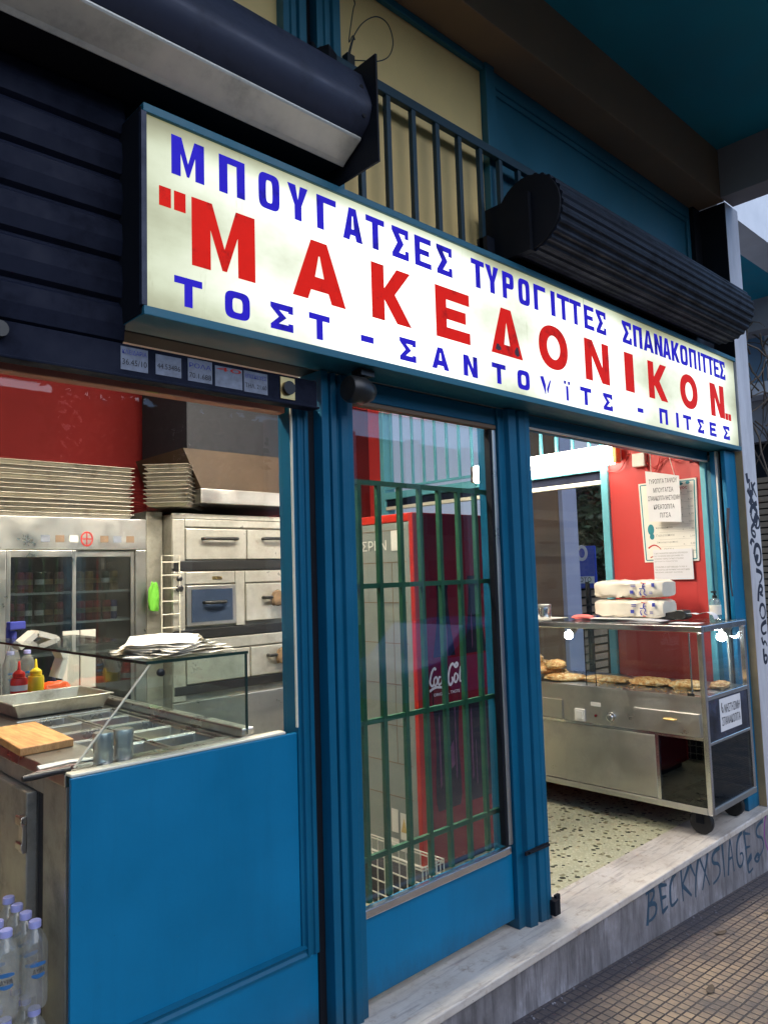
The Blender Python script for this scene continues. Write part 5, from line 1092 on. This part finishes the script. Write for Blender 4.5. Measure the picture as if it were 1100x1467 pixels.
MB().box(2.40, 3.40, 4.20, 4.95, 1.93, 2.022).build('lip', m_steel, hd_, bevel=.004)
MB().add([(2.40, 4.22, 2.0225), (3.40, 4.22, 2.0225), (3.40, 4.9, 2.0225), (2.40, 4.9, 2.0225), (2.30, 4.62, 2.42), (3.40, 4.62, 2.42), (3.40, 4.95, 2.42), (2.30, 4.95, 2.42)][:0] + [(2.41, 4.215, 2.0225), (3.40, 4.215, 2.0225), (3.40, 4.93, 2.0225), (2.41, 4.93, 2.0225), (2.31, 4.26, 2.28), (3.40, 4.26, 2.28), (3.40, 4.93, 2.28), (2.31, 4.93, 2.28)], [(0, 1, 5, 4), (1, 2, 6, 5), (2, 3, 7, 6), (3, 0, 4, 7), (4, 5, 6, 7), (3, 2, 1, 0)]).build('canopy', m_hood, hd_)
MB().box(2.36, 3.40, 4.30, 4.93, 2.2805, 2.80).build('dark_infill', m_dark, hd_)  # added box standing in for the darkness above the hood
gcab = thing('glass_cabinet', 'two door glazed drinks cabinet in a steel frame under the stacked trays', 'cabinet', (1.70, 4.7, 0))
CY = 4.4
fr = MB(); fr.box(1.20, 1.32, CY, CY + .03, .3, 1.64); fr.box(2.062, 2.13, CY, CY + .03, .3, 1.64); fr.box(1.20, 2.13, CY, CY + .03, 1.6405, 1.83); fr.box(1.20, 2.13, CY, CY + .03, .1, .2995); fr.build('front_frame', m_steel, gcab, bevel=.004)
b = MB(); b.box(1.20, 1.215, CY + .031, 4.98, .1, 1.83); b.box(2.115, 2.13, CY + .031, 4.98, .1, 1.83); b.box(1.2155, 2.1145, 4.965, 4.98, .1, 1.83); b.box(1.2155, 2.1145, CY + .031, 4.964, 1.815, 1.83); b.box(1.2155, 2.1145, CY + .031, 4.964, .1, .12); b.build('cabinet_body', m_black, gcab)
for (a, b_, yy) in ((1.322, 1.70, CY + .004), (1.68, 2.06, CY + .018)):
    d = MB(); d.box(a, a + .022, yy, yy + .012, .302, 1.638); d.box(b_ - .022, b_, yy, yy + .012, .302, 1.638); d.box(a + .0225, b_ - .0225, yy, yy + .012, 1.600, 1.638); d.box(a + .0225, b_ - .0225, yy, yy + .012, .302, .34)
    d = d.build('sliding_door', m_steel, gcab, bevel=.002); MB().box(a + .0225, b_ - .0225, yy + .004, yy + .008, .3405, 1.5995).build('pane', m_glasscab, d)
SHZ = (1.400, 1.225, 1.050)
for zz in SHZ: MB().box(1.216, 2.114, CY + .06, 4.96, zz - .012, zz).build('shelf', m_plast, gcab)
for k, xx in enumerate((1.50, 1.58, 1.66, 1.84, 1.92, 2.0)):
    st_ = MB().box(xx, xx + .05, CY - .0012, CY - .0002, 1.685, 1.725).build('sticker', m_tan if k % 2 else m_stick if xx != 1.66 else m_plast, gcab)
rr = MB(); rr.tube([(1.76 + .033 * cos(a), CY - .001, 1.705 + .04 * sin(a)) for a in [2 * pi * k / 24 for k in range(25)]], .005, 6, flat=((0, 1, 0), .2)); rr.tube([(1.727, CY - .001, 1.705), (1.793, CY - .001, 1.705)], .004, 6, flat=((0, 1, 0), .2)); rr.tube([(1.76, CY - .001, 1.665), (1.76, CY - .001, 1.745)], .004, 6, flat=((0, 1, 0), .2)); rr.build('round_emblem', m_inkred, gcab)
CC = [('red', srgb(150, 24, 30)), ('dark green', srgb(24, 56, 34)), ('ochre', srgb(150, 110, 40)), ('blue', srgb(30, 40, 130)), ('dark brown', srgb(40, 22, 18))]
pos = ['at the left end', 'second from the left', 'third from the left', 'fourth from the left', 'fifth from the left', 'sixth from the left', 'at the right end']
protos = {}
for si, (zz, nm) in enumerate(zip(SHZ[:2], ('upper', 'second'))):
    for dj, (xa, dn) in enumerate(((1.37, 'left'), (1.74, 'right'))):
        for k in range(6 if dj == 0 else 5):
            ci = [(4, 0, 0, 1, 4, 0, 0), (2, 2, 4, 1, 2, 0, 0), (0, 0, 1, 1, 4, 0, 0), (0, 0, 0, 0, 3, 0, 0)][si * 2 + dj][k]
            x = xa + .053 * k + random.uniform(-.006, .006) + .02 * dj; y = CY + .10 + random.uniform(0, .03)
            lab = '%s drink can %s, %s shelf behind the %s cabinet door' % (CC[ci][0], pos[k], nm, dn)
            if ci not in protos:
                c = thing('drink_can', lab, 'can', (0, 0, 0), 'drink cans in the glass cabinet'); protos[ci] = c
                MB().lathe([(.022, 0), (.025, .004), (.025, .105), (.021, .115)], (0, 0, 0), 14).build('body', plain('can_' + CC[ci][0].replace(' ', '_'), CC[ci][1], .3, .3), c, smooth=40)
                MB().lathe([(.0253, .045), (.0253, .075)], (0, 0, 0), 14).build('label', m_plast if ci % 2 else m_gold, c, smooth=40); MB().lathe([(.021, .1155), (.021, .118), (.002, .117)], (0, 0, 0), 14).build('lid', m_chrome, c, smooth=40); kids(c); c.location = (x, y, zz + .001)
            else: copy_tree(protos[ci], (x, y, zz + .001), lab)
for k in range(5):
    x = 1.745 + .055 * k
    lump('wrapped_bun', None, (x, CY + .10, SHZ[2]), (x, CY + .10, SHZ[2] + .02), (.022, .025, .026), 0, k, m_plast, .15, 3)
    o = bpy.data.objects[[n for n in bpy.data.objects.keys() if n.startswith('wrapped_bun')][-1]]
    tag(o, 'wrapped white bun %s on the low shelf behind the right cabinet door' % pos[k], 'bun', 'wrapped buns in the glass cabinet')
# tray stacks
def tray_stack(x, y, z, lx, ly, n, rz, dz, lab, grp, wob):
    mb = tray_mesh(MB(), 0, 0, 0, lx, ly, .026, 0, .015, .010); proto = mb.build('baking_tray', m_alu, org=(0, 0, 0), bevel=.003); proto.location = (x, y, z)
    tag(proto, lab(0), 'tray', grp); proto.rotation_euler.z = rz; kids(proto)
    for k in range(1, n): c = copy_tree(proto, (x + random.uniform(-wob, wob), y + random.uniform(-wob, wob), z + dz * k), lab(k), rz + random.uniform(-.015, .015))
nth = ['lowest', 'second from the bottom', 'third from the bottom', 'fourth from the bottom', 'fifth from the bottom', 'sixth from the bottom', 'sixth from the top', 'fifth from the top', 'fourth from the top', 'third from the top', 'second from the top', 'topmost']
tray_stack(1.61, 4.72, 1.832, .88, .60, 12, 0, .0265, lambda k: 'wide baking tray, %s in the stack on the glass cabinet' % nth[k], 'wide trays stacked on the cabinet', .006)
tray_stack(2.345, 4.42, 1.905, .26, .44, 10, -.75, .0262, lambda k: 'narrow tilted baking tray, %s in the stack beside the hood' % (nth[k] if k < 5 else nth[k + 2]), 'narrow trays stacked beside the hood', .008)
tag(MB().box(2.14, 2.25, 4.42, 4.97, .02, 1.885).build('steel_post', m_steeld, org=(2.2, 4.7, 0), bevel=.004), 'stained brown steel upright between the glass cabinet and the oven', 'upright')
wr_ = MB()
for zz in (1.16, 1.24, 1.32, 1.40, 1.48, 1.56): wr_.tube([(2.17, 4.28, zz), (2.29, 4.28, zz)], .004, 6)
wr_.tube([(2.17, 4.28, 1.0), (2.17, 4.28, 1.60), (2.25, 4.28, 1.60)], .004, 6); wr_.tube([(2.29, 4.28, 1.0), (2.29, 4.28, 1.60)], .004, 6)
tag(wr_.build('wire_rack', m_wire, org=(2.23, 4.28, 1.0)), 'white wire ladder rack hanging between cabinet and oven', 'rack')
tag(lump('green_cloth', None, (2.16, 4.36, 1.30), (2.16, 4.36, 1.33), (.035, .02, .11), .1, 5, plain('green_cloth', srgb(110, 190, 60), .8), .3, 2), 'bright green cloth hung beside the glass cabinet', 'cloth')
spb = thing('spray_bottle', 'clear spray bottle with a blue trigger head at the left of the counter', 'spray bottle', (1.10, 3.55, H))
MB().lathe([(.03, 0), (.034, .01), (.034, .16), (.02, .22), (.012, .26)], (1.095, 3.55, H + .001), 16).build('body', m_water, spb, smooth=50)
b = MB(); b.lathe([(.016, 0), (.016, .03), (.01, .035)], (1.095, 3.55, H + .262), 12); b.rbox((1.105, 3.54, H + .32), (.075, .03, .035), .3); b.rbox((1.075, 3.55, H + .29), (.012, .016, .05), .3); b.build('trigger_head', m_inkblue, spb, bevel=.004)
cb = MB()
for (a, b_) in (((1.03, 1.19), (1.10, 1.245)), ((1.10, 1.245), (1.175, 1.22)), ((1.175, 1.22), (1.215, 1.13)), ((1.215, 1.13), (1.19, 1.05))):
    dx, dz_ = b_[0] - a[0], b_[1] - a[1]; cb.rbox(((a[0] + b_[0]) / 2, 3.30, (a[1] + b_[1]) / 2), (math.hypot(dx, dz_), .10, .022), 0, 0, -math.atan2(dz_, dx))
tag(cb.build('foam_box', m_plast, org=(1.12, 3.3, 1.216)), 'open white foam takeaway box on the glass guard shelf', 'box')
for k, (x, lab) in enumerate(((1.02, 'water bottle with a blue cap behind the ketchup, nearest the chopping board'), (1.09, 'blue capped water bottle behind the ketchup, middle of three'), (1.16, 'blue capped water bottle behind the mustard'))): copy_tree(wm, (x, 3.56, H + .002), lab)['group'] = 'water bottles at the back of the counter'

# ------------------------------------------------------------------ side street seen through the window and past the pillar
nb = thing('next_building', 'neighbouring building with a pale arcade beam, teal ceiling and grey brown piers', 'building', (8, 5, 0))
k = 6.3 / 5.8
px0 = 6.3
MB().box(px0, px0 + .25, 3.825 * k, 4.127 * k + .02, -.8, 4.6).build('pier', m_tan, nb)
MB().box(px0, px0 + .255, 3.825 * k - .05, 3.825 * k - .002, -.8, 4.6).build('pier_face', paint('pier_face_paint', srgb(140, 148, 172), .6, .1, 3), nb, bevel=.005)
MB().box(px0 + .63, 30, 3.9, 4.35, 6.29, 7.2).build('arcade_beam', m_white, nb)
MB().box(px0, 30, 4.351, 9.0, 6.36, 6.6).build('arcade_soffit', m_ceil, nb)
MB().box(14.5, 14.95, 4.351, 9.0, 5.77, 6.359).build('arcade_crossbeam', m_beamgrey, nb)
MB().box(px0 + .63, 30, 4.0, 9.0, 7.21, 12.0).build('upper_storey', m_white, nb)
fb = thing('far_building', 'blue grey rendered building with a slatted shutter beyond the side street', 'building', (16.5, 6, 0))
m_bluewall = paint('blue_grey_render', srgb(126, 156, 184), .7, .1, 1)
MB().box(16, 17, 3.0, 12, 5.0, 6.355).build('wall', m_bluewall, fb)
MB().box(15.4, 17, 3.0, 12, 4.75, 4.999).build('ledge', m_white, fb); MB().box(15.9, 15.998, 5.33, 5.42, 5.0, 6.3).build('drain_pipe', m_white, fb)
MB().box(15.9, 17, 3.0, 12, 3.9, 4.749).build('frieze', m_beamgrey, fb)
MB().box(16.2, 17, 3.0, 12, -1, 3.899).build('lower_wall', m_dark, fb)
sl_ = MB(); z = .1
while z < 3.1: sl_.box(16.1, 16.199, 4.8, 8.0, z, z + .10); z += .13
sl_.build('slatted_shutter', m_slat, fb)
MB().box(6.95, 10.5, 5.2, 5.3, -.9, 2.6).build('lower_wall', m_dark, fb)
MB().box(5.6, 14.4, 7.0, 7.2, 2.0, 6.355).build('added_pale_wall', paint('bright_white_wall', srgb(244, 246, 250), .7, .04, 1), nb)  # wall added as a pale bright backdrop behind the transom panes
s2 = MB(); z = -.4
while z < 1.25: s2.box(6.9, 9.5, 5.12, 5.199, z, z + .07); z += .10
s2.build('slatted_shutter', m_slat, fb)
vn = MB(); rnd = random.Random(3)
for q in range(46):
    p = Vector((rnd.uniform(12.5, 15), rnd.uniform(4.3, 5.6), rnd.uniform(3.6, 6.0))); pts = [p]; d = Vector((rnd.uniform(-1, 1), rnd.uniform(-.5, .5), rnd.uniform(-.9, .6))).normalized()
    for s_ in range(7):
        d = (d + Vector((rnd.uniform(-.4, .4), rnd.uniform(-.3, .3), rnd.uniform(-.5, .3)))).normalized(); p = p + d * .22; pts.append(p)
    vn.tube(pts, [.014 * (1 - i / 9) + .003 for i in range(8)], 5)
tag(vn.build('bare_vine', m_bark, org=(14, 5, 3.6)), 'tangle of bare vine stems over the ledge beyond the marble pillar', 'vine')
pb = thing('blue_sign_box', 'blue sign with a white ring and a small white plate behind the side window', 'sign', (7.25, 4.5, 1.2))
k = 7.25 / 5.8
MB().box(7.235, 7.26, 3.47 * k, 3.68 * k, 1.44 + (1.27 - 1.44) * k, 1.44 + (1.64 - 1.44) * k).build('board', plain('sign_blue', srgb(20, 60, 176), .35), pb, bevel=.01)
r_ = MB(); r_.tube([(7.234, 3.60 * k + .055 * cos(a), 1.44 + .14 * k + .07 * sin(a)) for a in [2 * pi * i / 24 for i in range(25)]], .018, 8, flat=((1, 0, 0), .1)); r_.build('ring_mark', m_paperw, pb)
q = MB().box(7.228, 7.2345, 3.49 * k, 3.66 * k, 1.44 - .125 * k, 1.44 - .065 * k).build('plate', m_paperw, pb); MB().text('ΙΟΤΟ', WX(7.2275, 3.645 * k, 1.44 - .113 * k), width=.16, height=.05, off=.01).build('lettering', m_ink, q)
pp = MB(); pp.tube([(7.245, 4.45, -.5), (7.245, 4.45, 1.3)], .03, 10); pp.build('post', m_dark, pb)
def bush(name, lab, cx, cy_, z0, z1, rx_, ry_, n, seed, sz=.06):
    t_ = thing(name, lab, 'tree' if 'tree' in name else 'shrub', (cx, cy_, -.5)); rn = random.Random(seed); mb = MB()
    for i in range(n):
        while 1:
            a = Vector((rn.uniform(-1, 1), rn.uniform(-1, 1), rn.uniform(-1, 1)))
            if a.length < 1 and noise.noise(a * 2.2 + Vector((seed, 0, 0))) > -.12: break
        p = Vector((cx + a.x * rx_, cy_ + a.y * ry_, (z0 + z1) / 2 + a.z * (z1 - z0) / 2)); u = Vector((rn.gauss(0, 1), rn.gauss(0, 1), rn.gauss(0, 1))).normalized(); v = u.orthogonal().normalized(); s_ = sz * rn.uniform(.6, 1.3)
        mb.add([p - u * s_, p + v * s_ * .45, p + u * s_, p - v * s_ * .45], [(0, 1, 2, 3)])
    mb.build('crown', m_leaf, t_); tr_ = MB(); tr_.tube([(cx, cy_, -.7), (cx + .05, cy_, z0), (cx - .05, cy_ + .05, (z0 + z1) / 2)], [.09, .06, .03], 8)
    for q in range(5): a = rn.uniform(0, 6.28); tr_.tube([(cx, cy_, z0 + (z1 - z0) * .1), (cx + cos(a) * rx_ * .6, cy_ + sin(a) * ry_ * .6, z0 + (z1 - z0) * .6)], [.035, .012], 6)
    tr_.build('trunk', m_bark, t_)
bush('leafy_shrub', 'dark leafy shrub beyond the side window behind the blue sign', 8.2, 4.75, 1.2, 2.7, .7, .35, 2600, 4)

# ------------------------------------------------------------------ across the street (seen only in the glass)
ob_ = thing('opposite_building', 'pale building with white pilasters across the street, mirrored in the glass', 'building', (4, -22, 0))
MB().box(-30, 50, -24, -22, -1, 8.0).build('wall', paint('ochre_wall', srgb(84, 76, 70), .8, .1, .3), ob_)
pw = MB(); ww = MB()
for i in range(14): pw.box(-20 + i * 4.2, -19.3 + i * 4.2, -21.99, -21.7, -1, 8.1)
for i in range(13):
    for zz in (.2, 3.4): ww.box(-18.6 + i * 4.2, -16.6 + i * 4.2, -21.99, -21.93, zz, zz + 1.9)
pw.build('pilaster', m_white, ob_); ww.build('window', m_dark, ob_)
bush('street_tree', 'leafy street tree beyond the kerb, mirrored in the window', 6.6, -9.0, 2.2, 6.5, 2.2, 1.8, 3500, 8, .13)
car = thing('parked_car', 'small blue car parked at the kerb, mirrored in the glazed door', 'car', (9.6, -4.6, gz(9) - .14))
g0 = gz(9) - .14
CP = [(-2.0, .35), (-2.02, .62), (-1.85, .78), (-1.15, .88), (-.55, 1.38), (.75, 1.42), (1.35, .98), (1.95, .90), (2.02, .60), (2.0, .35)]
MB().prism(CP, lambda u, v, w: (9.6 + u, w, g0 + v), -5.45, -3.78).build('body', m_carp, car, bevel=.05)
gw_ = MB(); gw_.prism([(-.98, .92), (-.48, 1.30), (.08, 1.33), (.08, .92)], lambda u, v, w: (9.6 + u, w, g0 + v), -3.779, -3.770); gw_.prism([(.16, .92), (.16, 1.33), (.70, 1.35), (1.15, 1.0), (1.15, .92)], lambda u, v, w: (9.6 + u, w, g0 + v), -3.779, -3.770); gw_.build('window', plain('car_glass', (.01, .012, .015, 1), .05), car)
for xx in (-1.25, 1.3):
    for yy in (-5.4, -3.84):
        w_ = MB().lathe([(.20, -.09), (.30, -.09), (.32, -.05), (.32, .05), (.30, .09), (.20, .09)], (9.6 + xx, yy, g0 + .32), 24, 'y').build('wheel', m_rubber, car, smooth=40); MB().lathe([(.02, .095), (.19, .092), (.20, .085), (.20, -.085), (.19, -.092)], (9.6 + xx, yy, g0 + .32), 20, 'y').build('rim', m_chrome, w_)
for d in (-.6, .6): MB().rbox((9.6 + 2.0, -4.6 + d, g0 + .72), (.06, .3, .14)).build('headlight', m_plast, car)

# small litter on the pavement
rn = random.Random(11)
for k, (x, y, lab) in enumerate(((3.62, 1.62, 'dry brown leaf on the pavement nearest the step graffiti'), (3.05, 1.42, 'curled dry leaf on the pavement farther from the step'), (4.05, 1.55, 'small dry leaf on the pavement close to the pillar'))):
    mb = MB(); a = rn.uniform(0, 6); P = [Vector((.030 * cos(q) * (1 + .2 * cos(2 * q)), .016 * sin(q), .004 + .006 * cos(q) ** 2)) for q in [2 * pi * i / 14 for i in range(14)]]
    m = Matrix.Translation((x, y, gz(x))) @ Matrix.Rotation(a, 4, 'Z'); mb.add([m @ p for p in P] + [m @ (p + Vector((0, 0, .001))) for p in P], [tuple(range(14))[::-1], tuple(range(14, 28))] + [(i, (i + 1) % 14, 14 + (i + 1) % 14, 14 + i) for i in range(14)])
    tag(mb.build('dry_leaf', m_bark, org=(x, y, gz(x))), lab, 'leaf', 'dry leaves on the pavement')
mb = MB()
for k in range(160):
    x = rn.uniform(1.9, 5.0); y = 1.80 - abs(rn.gauss(0, .06)) if rn.random() < .7 else rn.uniform(.9, 1.75); r = rn.uniform(.0012, .004); mb.rbox((x, y, gz(x) + r * .6), (r * 2, r * 1.6, r * 1.2), rn.uniform(0, 3))
tag(mb.build('grit', m_riser, org=(3, 1.7, gz(3))), 'loose grit gathered along the foot of the step', 'grit', kind='stuff')
